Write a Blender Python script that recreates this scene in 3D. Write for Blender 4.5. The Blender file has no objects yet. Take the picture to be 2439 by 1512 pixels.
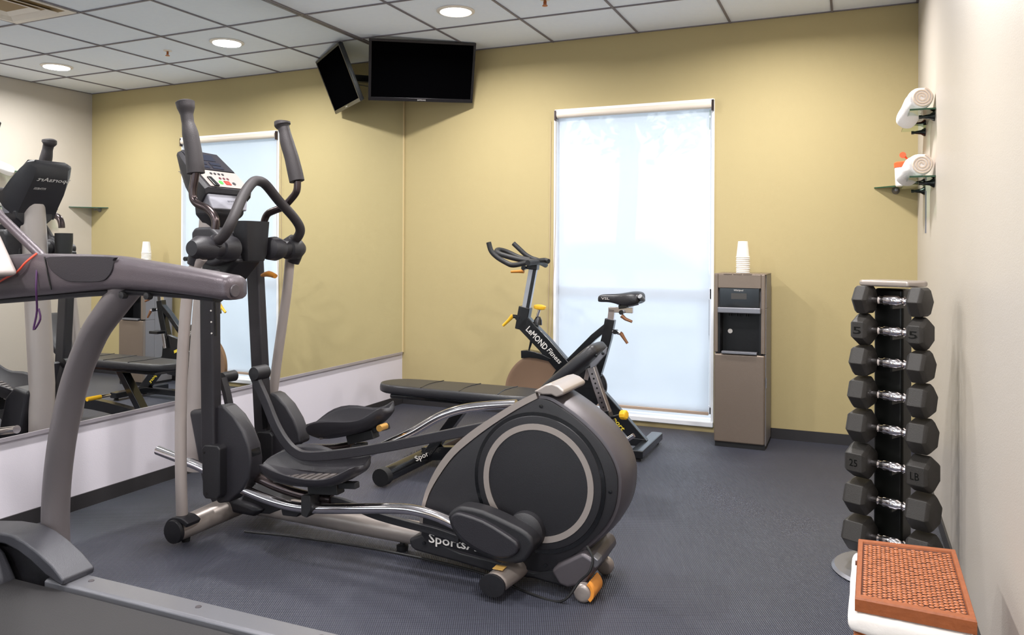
import bpy, bmesh, math, random
from math import sin, cos, pi, radians as R
from mathutils import Vector as V, Matrix as M
random.seed(7)
S = bpy.context.scene
COL = S.collection

# ------------------------------------------------------------------ camera
F_PX, CXP, CYP = 1878.0276, 1219.5, 593.9786
YAW, PITCH, ROLL = .4096, .0006, .0042
CAM = V((3.178, -5.2342, 1.1838))
fw = V((-sin(YAW)*cos(PITCH), cos(YAW)*cos(PITCH), sin(PITCH)))
r0 = V((cos(YAW), sin(YAW), 0)); u0 = r0.cross(fw)
rt = r0*cos(ROLL)+u0*sin(ROLL); up = -r0*sin(ROLL)+u0*cos(ROLL)
cd = bpy.data.cameras.new('camera'); cam = bpy.data.objects.new('camera', cd); COL.objects.link(cam)
m = M((( rt.x, up.x, -fw.x), (rt.y, up.y, -fw.y), (rt.z, up.z, -fw.z))).to_4x4(); m.translation = CAM
cam.matrix_world = m
cd.sensor_width = 36; cd.sensor_fit = 'HORIZONTAL'; cd.lens = 36*F_PX/2439
cd.shift_y = (CYP-756)/2439; cd.shift_x = 0; cd.clip_start = .05
S.camera = cam

# ------------------------------------------------------------------ world, exposure
w = bpy.data.worlds.new('daylight'); S.world = w; w.use_nodes = True
bg = w.node_tree.nodes['Background']; bg.inputs[0].default_value = (.84, .92, 1, 1); bg.inputs[1].default_value = 2.75
S.view_settings.view_transform = 'Standard'; S.view_settings.look = 'None'
S.view_settings.exposure = 0.34; S.view_settings.gamma = 1; S.view_settings.use_curve_mapping = False
LAMP_W = 27

# ------------------------------------------------------------------ measuring helpers (a pixel of the frame on a plane of the room)
def ray(x, y): return fw + rt*((x-CXP)/F_PX) - up*((y-CYP)/F_PX)
def PY(x, y, Y): d = ray(x, y); return CAM + d*((Y-CAM.y)/d.y)
def PX(x, y, X): d = ray(x, y); return CAM + d*((X-CAM.x)/d.x)
def PZ(x, y, Z): d = ray(x, y); return CAM + d*((Z-CAM.z)/d.z)

# ------------------------------------------------------------------ materials
def lin(c): c /= 255; return c/12.92 if c <= .04045 else ((c+.055)/1.055)**2.4
def col(r, g, b): return (lin(r), lin(g), lin(b), 1)
MATS = {}
def mat(name, rgb, rough=.5, metal=0, bump=0, bscale=200, vary=.06, vscale=6, spec=.5, coat=0, trans=0, emit=None, estr=0):
    if name in MATS: return MATS[name]
    mt = bpy.data.materials.new(name); mt.use_nodes = True; N = mt.node_tree.nodes; L = mt.node_tree.links
    b = N['Principled BSDF']
    c = col(*rgb)
    b.inputs['Roughness'].default_value = rough; b.inputs['Metallic'].default_value = metal
    b.inputs['Specular IOR Level'].default_value = spec; b.inputs['Coat Weight'].default_value = coat
    b.inputs['Transmission Weight'].default_value = trans
    tc = N.new('ShaderNodeTexCoord')
    n = N.new('ShaderNodeTexNoise'); n.inputs['Scale'].default_value = vscale; n.inputs['Detail'].default_value = 4
    L.new(tc.outputs['Object'], n.inputs['Vector'])
    mx = N.new('ShaderNodeMixRGB'); mx.inputs[1].default_value = tuple(v*(1-vary) for v in c[:3])+(1,); mx.inputs[2].default_value = tuple(min(1, v*(1+vary)) for v in c[:3])+(1,)
    L.new(n.outputs['Fac'], mx.inputs[0]); L.new(mx.outputs[0], b.inputs['Base Color'])
    if bump:
        n2 = N.new('ShaderNodeTexNoise'); n2.inputs['Scale'].default_value = bscale; n2.inputs['Detail'].default_value = 3
        L.new(tc.outputs['Object'], n2.inputs['Vector'])
        bp = N.new('ShaderNodeBump'); bp.inputs['Strength'].default_value = bump; bp.inputs['Distance'].default_value = .002
        L.new(n2.outputs['Fac'], bp.inputs['Height']); L.new(bp.outputs[0], b.inputs['Normal'])
    if emit:
        b.inputs['Emission Color'].default_value = col(*emit); b.inputs['Emission Strength'].default_value = estr
    MATS[name] = mt; return mt

m_back = mat('wall paint pale yellow', (179, 163, 118), .75, bump=.25, bscale=260, vary=.02, vscale=2)
m_right = mat('wall paint cream', (190, 182, 172), .4, bump=.25, bscale=260, vary=.02, vscale=2)
m_left = mat('wall paint off white', (212, 207, 216), .7, bump=.2, bscale=260, vary=.02)
m_rear = mat('wall paint warm', (200, 188, 160), .75, vary=.02)
m_base = mat('vinyl baseboard', (44, 42, 44), .5, bump=.2, vary=.1)
m_tile = mat('ceiling tile', (236, 243, 255), .85, bump=.5, bscale=160, vary=.03, vscale=30)
m_grid = mat('ceiling grid', (120, 115, 122), .5, vary=.02)
m_white = mat('white painted frame', (236, 238, 242), .4, vary=.01)
m_dark = mat('dark grey plastic', (35, 33, 38), .45, bump=.35, bscale=500, vary=.06)
m_dark2 = mat('charcoal plastic', (27, 26, 30), .5, bump=.35, bscale=500, vary=.06)
m_hous = mat('gunmetal plastic', (88, 83, 87), .38, metal=.35, bump=.15, bscale=500)
m_silver = mat('silver paint', (168, 158, 152), .35, metal=.45, bump=.1, bscale=500, vary=.03)
m_mast = mat('light grey enamel', (166, 156, 152), .4, metal=.2, vary=.03)
m_tread = mat('warm grey metallic plastic', (92, 84, 89), .36, metal=.35, bump=.3, bscale=420, vary=.04)
m_tdark = mat('tread cup recess', (42, 38, 43), .55, bump=.3, bscale=400)
m_post = mat('grey powder coat', (118, 112, 114), .42, metal=.35, bump=.25, bscale=500, vary=.04)
m_alu = mat('brushed aluminium', (132, 132, 138), .35, metal=.6, bump=.1, bscale=300)
m_belt = mat('running belt', (36, 34, 36), .62, bump=.5, bscale=350, vary=.12, vscale=3)
m_rubber = mat('black rubber', (27, 27, 29), .55, bump=.3, bscale=400)
m_foam = mat('foam grip', (44, 39, 41), .6, bump=.5, bscale=380, vary=.08, vscale=40)
m_chrome = mat('chrome', (225, 220, 222), .12, metal=1, vary=.02)
m_dchrome = mat('dark nickel', (84, 74, 74), .25, metal=.9, vary=.05)
m_black = mat('gloss black enamel', (18, 19, 22), .22, coat=.3, vary=.1)
m_fly = mat('flywheel steel', (150, 122, 100), .4, metal=.4, bump=.15, bscale=300)
m_vinyl = mat('black vinyl upholstery', (30, 29, 33), .4, bump=.35, bscale=180, vary=.1)
m_yel = mat('yellow plastic', (238, 184, 40), .4)
m_orange = mat('orange brown plastic', (196, 128, 44), .45)
m_brown = mat('worn brown lever', (150, 104, 72), .4, metal=.3)
m_disp = mat('dispenser grey steel', (128, 114, 102), .35, metal=.45, bump=.25, bscale=600, vary=.03)
m_niche = mat('dispenser black plastic', (26, 26, 28), .4, bump=.1, spec=.3)
m_gloss = mat('gloss black panel', (14, 15, 17), .08)
m_paper = mat('paper cup', (240, 234, 224), .6, vary=.01)
m_hex = mat('black rubber hex', (42, 39, 36), .5, bump=.5, bscale=500, vary=.08)
m_rack = mat('black rack enamel', (12, 13, 11), .3, spec=.3)
m_racktop = mat('rack top grey', (170, 160, 152), .3, metal=.5)
m_wick = mat('wicker', (158, 88, 44), .5, bump=.6, bscale=120, vary=.45, vscale=55)
m_wickd = mat('wicker dark gaps', (78, 38, 20), .8, vary=.3, vscale=40)
m_wickf = mat('wicker frame', (142, 76, 36), .5, bump=.6, bscale=90, vary=.25, vscale=50)
m_cloth = mat('white cotton liner', (236, 230, 224), .9, bump=.4, bscale=90)
m_towel = mat('white terry towel', (244, 240, 238), .95, bump=1, bscale=260)
m_towelc = mat('towel roll end', (232, 214, 196), .95, bump=1, bscale=200)
m_tub = mat('milky plastic tub', (240, 236, 232), .4)
m_lid = mat('orange lid', (236, 92, 44), .4)
m_screen = mat('tv screen', (4, 4, 5), .35, vary=.02, spec=0)
m_tvb = mat('tv bezel', (26, 25, 27), .25)
m_txt = mat('white lettering', (215, 210, 205), .5, vary=.01)
m_txty = mat('yellow lettering', (226, 200, 60), .5, vary=.01)
m_key = mat('keypad light', (152, 144, 140), .45, vary=.02)
m_lcd = mat('console display', (34, 38, 52), .15)
m_green = mat('green button', (70, 220, 70), .4, emit=(60, 230, 60), estr=.35)
m_red = mat('red button', (214, 50, 40), .4)
m_cord = mat('red cord', (226, 84, 60), .5)
m_cablem = mat('black cable', (24, 24, 25), .45)
m_blue = mat('silver badge panel', (168, 168, 178), .35, metal=.3)
m_lamp = mat('lamp lens', (255, 250, 240), .5, emit=(255, 246, 232), estr=9)
m_ltrim = mat('lamp trim', (232, 224, 214), .4)
m_bark = mat('tree bark', (88, 74, 62), .9, bump=.6, bscale=30)
m_leaf = mat('tree leaves', (96, 124, 74), .8)
m_asph = mat('parking asphalt', (150, 152, 156), .9)
m_car = mat('car paint silver', (196, 204, 214), .3, metal=.3)
m_carg = mat('car window dark', (60, 70, 80), .1)
m_sillb = mat('beige blind bar', (180, 158, 140), .4)
m_vent = mat('vent brown', (150, 124, 84), .6)

# shelf glass
def glassmat(name, tint, rough=0.0):
    mt = bpy.data.materials.new(name); mt.use_nodes = True; N = mt.node_tree.nodes; L = mt.node_tree.links
    N.remove(N['Principled BSDF']); out = N['Material Output']
    t = N.new('ShaderNodeBsdfTransparent'); t.inputs[0].default_value = tint
    g = N.new('ShaderNodeBsdfGlossy'); g.inputs['Roughness'].default_value = rough; g.inputs[0].default_value = (1, 1, 1, 1)
    fr = N.new('ShaderNodeFresnel'); fr.inputs[0].default_value = 1.5
    mx = N.new('ShaderNodeMixShader'); L.new(fr.outputs[0], mx.inputs[0]); L.new(t.outputs[0], mx.inputs[1]); L.new(g.outputs[0], mx.inputs[2]); L.new(mx.outputs[0], out.inputs[0])
    return mt
m_glass = glassmat('shelf glass', (.80, .92, .84, 1)); m_gedge = mat('glass green edge', (36, 74, 50), .15)
m_pane = glassmat('window glass', (.97, .99, 1, 1))
# mirror
m_mirror = bpy.data.materials.new('mirror silvering'); m_mirror.use_nodes = True
b = m_mirror.node_tree.nodes['Principled BSDF']; b.inputs['Metallic'].default_value = 1; b.inputs['Roughness'].default_value = .0; b.inputs['Base Color'].default_value = (.93, .95, .94, 1)
# roller blind fabric: a woven screen, partly see-through
m_blind = bpy.data.materials.new('screen fabric'); m_blind.use_nodes = True
N = m_blind.node_tree.nodes; L = m_blind.node_tree.links; N.remove(N['Principled BSDF'])
tr = N.new('ShaderNodeBsdfTransparent'); tl = N.new('ShaderNodeBsdfTranslucent'); df = N.new('ShaderNodeBsdfDiffuse')
tl.inputs[0].default_value = (.93, .96, 1, 1); df.inputs[0].default_value = (.8, .84, .88, 1)
m1 = N.new('ShaderNodeMixShader'); m1.inputs[0].default_value = .25; L.new(tl.outputs[0], m1.inputs[1]); L.new(df.outputs[0], m1.inputs[2])
m2 = N.new('ShaderNodeMixShader'); m2.inputs[0].default_value = .24; L.new(m1.outputs[0], m2.inputs[1]); L.new(tr.outputs[0], m2.inputs[2]); L.new(m2.outputs[0], N['Material Output'].inputs[0])
# rubber floor with fine ribs
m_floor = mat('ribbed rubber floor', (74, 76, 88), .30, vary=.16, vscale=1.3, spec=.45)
N = m_floor.node_tree.nodes; L = m_floor.node_tree.links
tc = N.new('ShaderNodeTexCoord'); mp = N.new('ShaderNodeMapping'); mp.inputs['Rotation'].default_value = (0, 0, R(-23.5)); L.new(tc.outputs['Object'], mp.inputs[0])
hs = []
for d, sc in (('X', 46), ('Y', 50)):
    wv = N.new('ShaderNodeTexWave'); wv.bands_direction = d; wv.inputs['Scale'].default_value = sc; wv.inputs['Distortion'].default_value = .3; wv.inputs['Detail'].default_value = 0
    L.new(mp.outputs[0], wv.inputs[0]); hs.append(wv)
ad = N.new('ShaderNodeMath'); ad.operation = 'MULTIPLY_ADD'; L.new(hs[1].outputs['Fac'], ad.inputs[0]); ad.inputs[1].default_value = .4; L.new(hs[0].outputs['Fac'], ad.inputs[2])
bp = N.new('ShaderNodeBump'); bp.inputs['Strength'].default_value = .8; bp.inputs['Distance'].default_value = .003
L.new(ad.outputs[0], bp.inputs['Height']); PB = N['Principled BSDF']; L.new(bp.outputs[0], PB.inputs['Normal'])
gr = N.new('ShaderNodeMapRange'); gr.inputs['From Min'].default_value = .1; gr.inputs['From Max'].default_value = 1.2; gr.inputs['To Min'].default_value = .35; gr.inputs['To Max'].default_value = 1.15; L.new(ad.outputs[0], gr.inputs['Value'])  # groove shade painted into the base colour, on top of the bump
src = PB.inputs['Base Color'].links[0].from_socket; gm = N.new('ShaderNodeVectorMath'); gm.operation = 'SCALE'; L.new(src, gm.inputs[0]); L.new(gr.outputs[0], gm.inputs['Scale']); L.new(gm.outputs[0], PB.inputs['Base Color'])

# ------------------------------------------------------------------ mesh helpers
class MB:
    def __init__(s): s.v = []; s.f = []; s.smooth = 40
    def add(s, vs, fs): o = len(s.v); s.v += [V(a) for a in vs]; s.f += [tuple(i+o for i in f) for f in fs]; return s
    def box(s, c, d, rot=None):
        x, y, z = (a/2 for a in d); vs = [V((a, b, e)) for a in (-x, x) for b in (-y, y) for e in (-z, z)]
        if rot: vs = [rot @ q for q in vs]
        return s.add([V(c)+q for q in vs], [(0, 1, 3, 2), (4, 6, 7, 5), (0, 4, 5, 1), (2, 3, 7, 6), (0, 2, 6, 4), (1, 5, 7, 3)])
    def bb(s, x0, x1, y0, y1, z0, z1): return s.box(((x0+x1)/2, (y0+y1)/2, (z0+z1)/2), (abs(x1-x0), abs(y1-y0), abs(z1-z0)))
    def loft(s, rings, cap=True, closed=False):
        n = len(rings[0]); vs = [p for r_ in rings for p in r_]; fs = []
        K = len(rings)
        for i in range(K if closed else K-1):
            for j in range(n):
                a = i*n+j; b_ = i*n+(j+1) % n; c = ((i+1) % K)*n+(j+1) % n; d = ((i+1) % K)*n+j; fs.append((a, b_, c, d))
        if cap and not closed: fs += [tuple(range(n))[::-1], tuple(range((K-1)*n, K*n))]
        return s.add(vs, fs)
    def tube(s, pts, r, seg=14, smooth=0, flat=1.0, ref=None, cap=True, closed=False):
        # round tube through points; r scalar or list; flat squeezes the section across ref
        pts = [V(p) for p in pts]; rs = list(r) if isinstance(r, (list, tuple)) else [r]*len(pts)
        if smooth:
            q = []; qr = []
            for i in range(len(pts)-1):
                p0 = pts[max(i-1, 0)]; p1 = pts[i]; p2 = pts[i+1]; p3 = pts[min(i+2, len(pts)-1)]
                for k in range(smooth):
                    t = k/smooth
                    q.append(.5*((2*p1)+(p2-p0)*t+(2*p0-5*p1+4*p2-p3)*t*t+(3*p1-p0-3*p2+p3)*t**3)); qr.append(rs[i]*(1-t)+rs[i+1]*t)
            q.append(pts[-1]); qr.append(rs[-1]); pts, rs = q, qr
        rings = []; prev = None
        for i, p in enumerate(pts):
            if closed: t = (pts[(i+1) % len(pts)]-pts[i-1]).normalized()
            else: t = (pts[min(i+1, len(pts)-1)]-pts[max(i-1, 0)]).normalized()
            if ref is not None: a = (V(ref)-t*V(ref).dot(t)).normalized()
            elif prev is None:
                a = V((0, 0, 1)) if abs(t.z) < .9 else V((1, 0, 0)); a = (a-t*a.dot(t)).normalized()
            else: a = (prev-t*prev.dot(t)).normalized()
            prev = a; b_ = t.cross(a)
            rings.append([p+a*cos(2*pi*k/seg)*rs[i]*flat+b_*sin(2*pi*k/seg)*rs[i] for k in range(seg)])
        return s.loft(rings, cap, closed)
    def bar(s, pts, w_, h, ref, smooth=0):
        # rectangular bar: h measured along ref, w_ across
        pts = [V(p) for p in pts]
        if smooth:
            q = []
            for i in range(len(pts)-1):
                p0 = pts[max(i-1, 0)]; p1 = pts[i]; p2 = pts[i+1]; p3 = pts[min(i+2, len(pts)-1)]
                for k in range(smooth):
                    t = k/smooth; q.append(.5*((2*p1)+(p2-p0)*t+(2*p0-5*p1+4*p2-p3)*t*t+(3*p1-p0-3*p2+p3)*t**3))
            q.append(pts[-1]); pts = q
        hs_ = h if isinstance(h, (list, tuple)) else None
        rings = []
        for i, p in enumerate(pts):
            t = (pts[min(i+1, len(pts)-1)]-pts[max(i-1, 0)]).normalized()
            a = (V(ref)-t*V(ref).dot(t)).normalized(); b_ = t.cross(a)
            hh = h if hs_ is None else hs_[0]+(hs_[1]-hs_[0])*i/(len(pts)-1)
            rings.append([p+a*hh/2*x+b_*w_/2*y for x, y in ((1, 1), (1, -1), (-1, -1), (-1, 1))])
        return s.loft(rings)
    def lathe(s, prof, c, ax=(0, 0, 1), seg=32):
        ax = V(ax).normalized(); a = V((1, 0, 0)) if abs(ax.x) < .9 else V((0, 0, 1)); a = (a-ax*a.dot(ax)).normalized(); b_ = ax.cross(a)
        rings = [[V(c)+ax*h+(a*cos(2*pi*k/seg)+b_*sin(2*pi*k/seg))*max(r_, 1e-4) for k in range(seg)] for r_, h in prof]
        return s.loft(rings)
    def prism(s, pts, d):
        # polygon pts (3D, planar) pushed along vector d
        n = len(pts); pts = [V(p) for p in pts]; d = V(d)
        return s.add(pts+[p+d for p in pts], [tuple(range(n)), tuple(range(2*n-1, n-1, -1))]+[(i, n+i, n+(i+1) % n, (i+1) % n) for i in range(n)])
WM = {}
def obj(name, mb, mt, parent=None, bevel=0, seg=2, solid=0, sub=0, ang=40):
    me = bpy.data.meshes.new(name)
    inv = WM.get(parent.name, M()).inverted() if parent else M()
    me.from_pydata([inv @ p for p in mb.v], [], mb.f); me.update()
    bm = bmesh.new(); bm.from_mesh(me); bmesh.ops.recalc_face_normals(bm, faces=bm.faces); bm.to_mesh(me); bm.free()
    o = bpy.data.objects.new(name, me); COL.objects.link(o); me.materials.append(mt)
    if parent: o.parent = parent; WM[o.name] = WM.get(parent.name, M())
    for p in me.polygons: p.use_smooth = True
    me.set_sharp_from_angle(angle=R(ang))
    if solid: md = o.modifiers.new('solid', 'SOLIDIFY'); md.thickness = solid; md.offset = 0
    if bevel: md = o.modifiers.new('bevel', 'BEVEL'); md.width = bevel; md.segments = seg; md.limit_method = 'ANGLE'; md.angle_limit = R(35); md.harden_normals = True
    if sub: md = o.modifiers.new('sub', 'SUBSURF'); md.levels = sub; md.render_levels = sub
    return o
def thing(name, label, cat, loc=(0, 0, 0), rotz=0, group=None):
    o = bpy.data.objects.new(name, None); COL.objects.link(o); o.empty_display_size = .1
    o.location = loc; o.rotation_euler = (0, 0, rotz); WM[o.name] = M.Translation(V(loc)) @ M.Rotation(rotz, 4, 'Z')
    o['label'] = label; o['category'] = cat
    if group: o['group'] = group
    return o
def tag(o, label, cat, group=None):
    o['label'] = label; o['category'] = cat
    if group: o['group'] = group
    return o
def struct(name, mb, mt, **k): o = obj(name, mb, mt, **k); o['kind'] = 'structure'; return o
def text(name, s, mt, parent, org, right, upv, height, width=None, depth=.0015, shear=0, bold=0):
    cu = bpy.data.curves.new('lettering', 'FONT'); cu.body = s; cu.size = 1; cu.extrude = 0.0; cu.shear = shear; cu.offset = bold; cu.resolution_u = 2
    t = bpy.data.objects.new('lettering', cu); COL.objects.link(t); bpy.context.view_layer.update()
    me = bpy.data.meshes.new_from_object(t); bpy.data.objects.remove(t)
    xs = [v.co.x for v in me.vertices]; ys = [v.co.y for v in me.vertices]
    x0, x1, y0, y1 = min(xs), max(xs), min(ys), max(ys); sc = height/(y1-y0); sx = sc if width is None else width/(x1-x0)
    right = V(right).normalized(); upv = V(upv).normalized(); nn = right.cross(upv)
    mb = MB(); mb.v = [V(org)+right*((v.co.x-x0)*sx)+upv*((v.co.y-y0)*sc)+nn*depth for v in me.vertices]; mb.f = [tuple(p.vertices) for p in me.polygons]
    bpy.data.meshes.remove(me)
    return obj(name, mb, mt, parent)
def cyl(a, b_, r, seg=20): return MB().tube([a, b_], r, seg)
def yv(p, Y): return V((p.x, Y, p.z))

# ------------------------------------------------------------------ the room
H = 2.6595; W = 3.5209; T = .6096; GX = 1.2188; GY = .6027; DL = -.0122; YR = -7.6
def LX(y, off=0): return math.tan(DL)*(-y)+off          # x of the left wall at depth y
WL, WR, WB, WT = 1.234, 2.337, .105, 2.165
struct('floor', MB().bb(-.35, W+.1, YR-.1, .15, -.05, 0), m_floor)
struct('ceiling', MB().bb(-.35, W+.1, YR-.1, .15, H, H+.05), m_tile)
g = MB()
for n in range(-1, 4): g.bb(GX+n*T-.0065, GX+n*T+.0065, YR, 0, H-.007, H+.001)
j = 0
while GY+j*T < -YR: g.bb(LX(-(GY+j*T)), W, -(GY+j*T)-.0065, -(GY+j*T)+.0065, H-.0065, H+.001); j += 1
g.bb(0, W, -.014, 0, H-.005, H+.001); g.bb(W-.014, W, YR, 0, H-.005, H+.001); g.prism([(.002, 0, H-.006), (.024, 0, H-.006), (LX(YR)+.024, YR, H-.006), (LX(YR)+.002, YR, H-.006)], (0, 0, .008))
struct('trim_1', g, m_grid)
wb = MB()
wb.bb(-.15, WL, 0, .12, 0, H); wb.bb(WR, W+.1, 0, .12, 0, H); wb.bb(WL, WR, 0, .12, WT, H); wb.bb(WL, WR, 0, .12, 0, WB-.06)
struct('wall_back', wb, m_back)
struct('wall_right', MB().bb(W, W+.1, YR, 0, 0, H), m_right)
struct('wall_left', MB().prism([(LX(0, -.012), .0, 0), (LX(YR, -.012), YR, 0), (LX(YR, -.11), YR, 0), (-.11, .0, 0)], (0, 0, H)), m_left)
FX0, FX1, FZ0, FZ1 = .5, 3.2, .3, 2.3
struct('wall_front', MB().bb(-.3, FX0, YR-.1, YR, 0, H).bb(FX1, W+.1, YR-.1, YR, 0, H).bb(FX0, FX1, YR-.1, YR, 0, FZ0).bb(FX0, FX1, YR-.1, YR, FZ1, H), m_rear)
w2 = MB()  # unseen window behind the camera, added to bring in more daylight
for a in ((FX0, FX0+.05, FZ0, FZ1), (FX1-.05, FX1, FZ0, FZ1), (FX0, FX1, FZ0, FZ0+.05), (FX0, FX1, FZ1-.05, FZ1), (1.82, 1.88, FZ0, FZ1)): w2.bb(a[0], a[1], YR-.08, YR-.02, a[2], a[3])
w2o = struct('added_window', w2, m_white)
obj('pane', MB().bb(FX0+.03, FX1-.03, YR-.052, YR-.048, FZ0+.03, FZ1-.03), m_pane, w2o)
struct('baseboard_left', MB().prism([(LX(0, -.012), 0, 0), (LX(YR, -.012), YR, 0), (LX(YR, -.004), YR, 0), (LX(0, -.004), 0, 0)], (0, 0, .066)), m_base)
struct('baseboard_back', MB().bb(0, WL+.2, -.008, 0, 0, .066).bb(WR+.01, W, -.008, 0, 0, .066), m_base)
struct('baseboard_right', MB().bb(W-.008, W, YR, -.01, 0, .066), m_base)
# window
win = MB()
for a in ((WL, WL+.035, WB, WT), (WR-.035, WR, WB, WT), (WL, WR, WT-.04, WT), (WL, WR, WB, WB+.05), (WL, WR, .862, .935)): win.bb(a[0], a[1], .055, .115, a[2], a[3])
wn = struct('window_1', win, m_white, bevel=.004)
obj('pane', MB().bb(WL+.03, WR-.03, .083, .087, WB, WT), m_pane, wn)
obj('window_sill', MB().bb(WL-.005, WR+.004, -.022, .12, .035, WB-.035), m_white, wn, bevel=.006)
obj('window_casing', MB().bb(WL-.006, WL+.014, -.008, .06, WB-.04, WT).bb(WR-.014, WR+.004, -.008, .06, WB-.04, WT).bb(WL-.004, WR+.004, -.006, .06, WT, WT+.008), m_white, wn, bevel=.003)
# roller blind
bl = thing('roller_blind', 'pale translucent roller blind lowered over the tall window', 'blind', ((WL+WR)/2, -.02, 2.13))
obj('fabric', MB().bb(WL+.03, WR-.03, .0115, .0125, .118, 2.13), m_blind, bl)
rr = MB(); rr.tube([(WL+.022, -.012, 2.135), (WR-.012, -.012, 2.135)], .025, 24); obj('roller_tube', rr, mat('blind roll', (226, 214, 200), .5), bl)
obj('cassette', MB().bb(WL+.006, WR, -.028, .02, 2.150, 2.172), m_white, bl, bevel=.004)
obj('bracket', MB().bb(WR-.012, WR+.002, -.03, .02, 2.095, 2.165), m_dchrome, bl); obj('bracket', MB().bb(WL+.004, WL+.018, -.03, .02, 2.095, 2.165), m_dchrome, bl)
obj('bottom_bar', MB().bb(WL+.03, WR-.03, .004, .02, .108, .128), m_sillb, bl, bevel=.003)
ch = MB().tube([(WL-.03, -.012, 2.1), (WL-.034, -.006, 1.2), (WL-.05, -.006, .56), (WL-.042, -.006, .52), (WL-.03, -.008, .56), (WL+.008, -.012, 1.3), (WL+.01, -.012, 2.1)], .0016, 6, smooth=5); obj('pull_cord', ch, m_sillb, bl)

# mirror covering the wall
mir = thing('wall_mirror', 'large frameless mirror covering the left wall from knee height to the ceiling', 'mirror', (0, -3, .4))
ZM = .395
obj('mirror_glass', MB().prism([(LX(-.018), -.018, ZM), (LX(YR+.02), YR+.02, ZM), (LX(YR+.02, -.006), YR+.02, ZM), (LX(-.018, -.006), -.018, ZM)], (0, 0, H-.007-ZM)), m_mirror, mir)
obj('bottom_channel', MB().prism([(LX(-.02, .004), -.02, ZM-.012), (LX(YR+.02, .004), YR+.02, ZM-.012), (LX(YR+.02, -.0115), YR+.02, ZM-.012), (LX(-.02, -.0115), -.02, ZM-.012)], (0, 0, .016)), mat('aluminium channel', (176, 170, 178), .4, metal=.5), mir)
obj('edge_strip', MB().bb(-.011, .004, -.0175, -.003, ZM, H-.01), mat('mirror edge', (206, 186, 140), .5), mir)

# ceiling fittings
def lamp(x, y, lab):
    t = thing('recessed_light', lab, 'ceiling light', (x, y, H), group=None)
    obj('trim_ring', MB().lathe([(.118, -.001), (.118, -.006), (.098, -.011), (.096, -.004)], (x, y, H), (0, 0, 1), 40), m_ltrim, t)
    obj('lens', MB().lathe([(.001, -.005), (.097, -.005), (.097, -.002), (.001, -.002)], (x, y, H), (0, 0, 1), 40), m_lamp, t)
    l = bpy.data.lights.new('bulb', 'AREA'); l.shape = 'DISK'; l.size = .19; l.energy = LAMP_W; l.color = (1, .975, .965); l.spread = R(165)
    lo = bpy.data.objects.new('bulb', l); COL.objects.link(lo); lo.location = (0, 0, -.015); lo.parent = t
lab0 = {(0, 0): 'round recessed ceiling light above the television corner', (1, 0): 'round recessed ceiling light above the water dispenser, seen leftmost in the mirror'}
rows = ['', 'above the elliptical machine row', 'above the treadmill row', 'added as room fill by the wall behind the viewer']
for k in range(4):  # last row sits unseen behind the camera, added as room fill
    for i, lx in enumerate((GX-T/2, GX+2.5*T)):
        lamp(lx, -(GY+T/2+k*3*T), lab0.get((i, k), 'round recessed ceiling light %s, %s side' % (rows[k], ('mirror', 'dumbbell')[i])))
vx, vy = GX+T/2, -(GY+2.5*T)
t = thing('air_vent', 'square brown ceiling air vent with a white frame, mirrored at top left', 'vent', (vx, vy, H))
for k, (s0, z0) in enumerate(((.29, -.010), (.22, -.022), (.15, -.016))):
    q = MB()
    for a in range(4):
        rot = M.Rotation(a*pi/2, 3, 'Z'); pr = [V((-s0, -s0, z0)), V((s0, -s0, z0)), V((s0-.045, -s0+.045, -.004)), V((-s0+.045, -s0+.045, -.004))]
        pr = [V((vx, vy, H))+rot @ p for p in pr]; q.prism(pr, (0, 0, .004))
    obj('vane_frame', q, m_ltrim, t)
obj('duct_panel', MB().bb(vx-.27, vx+.27, vy-.27, vy+.27, H-.004, H-.001), m_vent, t)
sp = PZ(1298, 4, 2.645)
t = thing('fire_sprinkler', 'small copper fire sprinkler head hanging from the ceiling tile', 'sprinkler', (sp.x, sp.y, H))
obj('escutcheon', MB().lathe([(.03, 0), (.03, -.004), (.012, -.008), (.012, 0)], (sp.x, sp.y, H)), m_ltrim, t)
obj('head', MB().tube([(sp.x, sp.y, H-.005), (sp.x, sp.y, H-.03)], .006).lathe([(.016, -.040), (.016, -.037), (.004, -.034)], (sp.x, sp.y, H), seg=12).tube([(sp.x-.008, sp.y, H-.012), (sp.x-.009, sp.y, H-.03), (sp.x, sp.y, H-.038)], .002, 6).tube([(sp.x+.008, sp.y, H-.012), (sp.x+.009, sp.y, H-.03), (sp.x, sp.y, H-.038)], .002, 6), mat('copper', (170, 96, 50), .35, metal=.8), t)

# ------------------------------------------------------------------ television in the corner
tc_ = V((.366, -.363, 2.444)); yw, tl_, rl = .698, .392, .031; TW, TH = .754, .429
n = V((sin(yw)*cos(tl_), -cos(yw)*cos(tl_), -sin(tl_))); rv = V((cos(yw), sin(yw), 0)); uv = rv.cross(-n)
if uv.z < 0: uv = -uv
a_ = rv*cos(rl)+uv*sin(rl); b_ = -rv*sin(rl)+uv*cos(rl)
TM = M((a_, b_, n)).transposed().to_4x4(); TM.translation = tc_
def L2(x, y, z): return TM @ V((x, y, z))
def tbox(mb, x0, x1, y0, y1, z0, z1):
    vs = [L2(a, b2, c) for a in (x0, x1) for b2 in (y0, y1) for c in (z0, z1)]
    return mb.add(vs, [(0, 1, 3, 2), (4, 6, 7, 5), (0, 4, 5, 1), (2, 3, 7, 6), (0, 2, 6, 4), (1, 5, 7, 3)])
tv = thing('television', 'black flat television tilted down on a bracket in the ceiling corner', 'television', tc_)
q = MB(); w2, h2 = TW/2, TH/2
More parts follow.
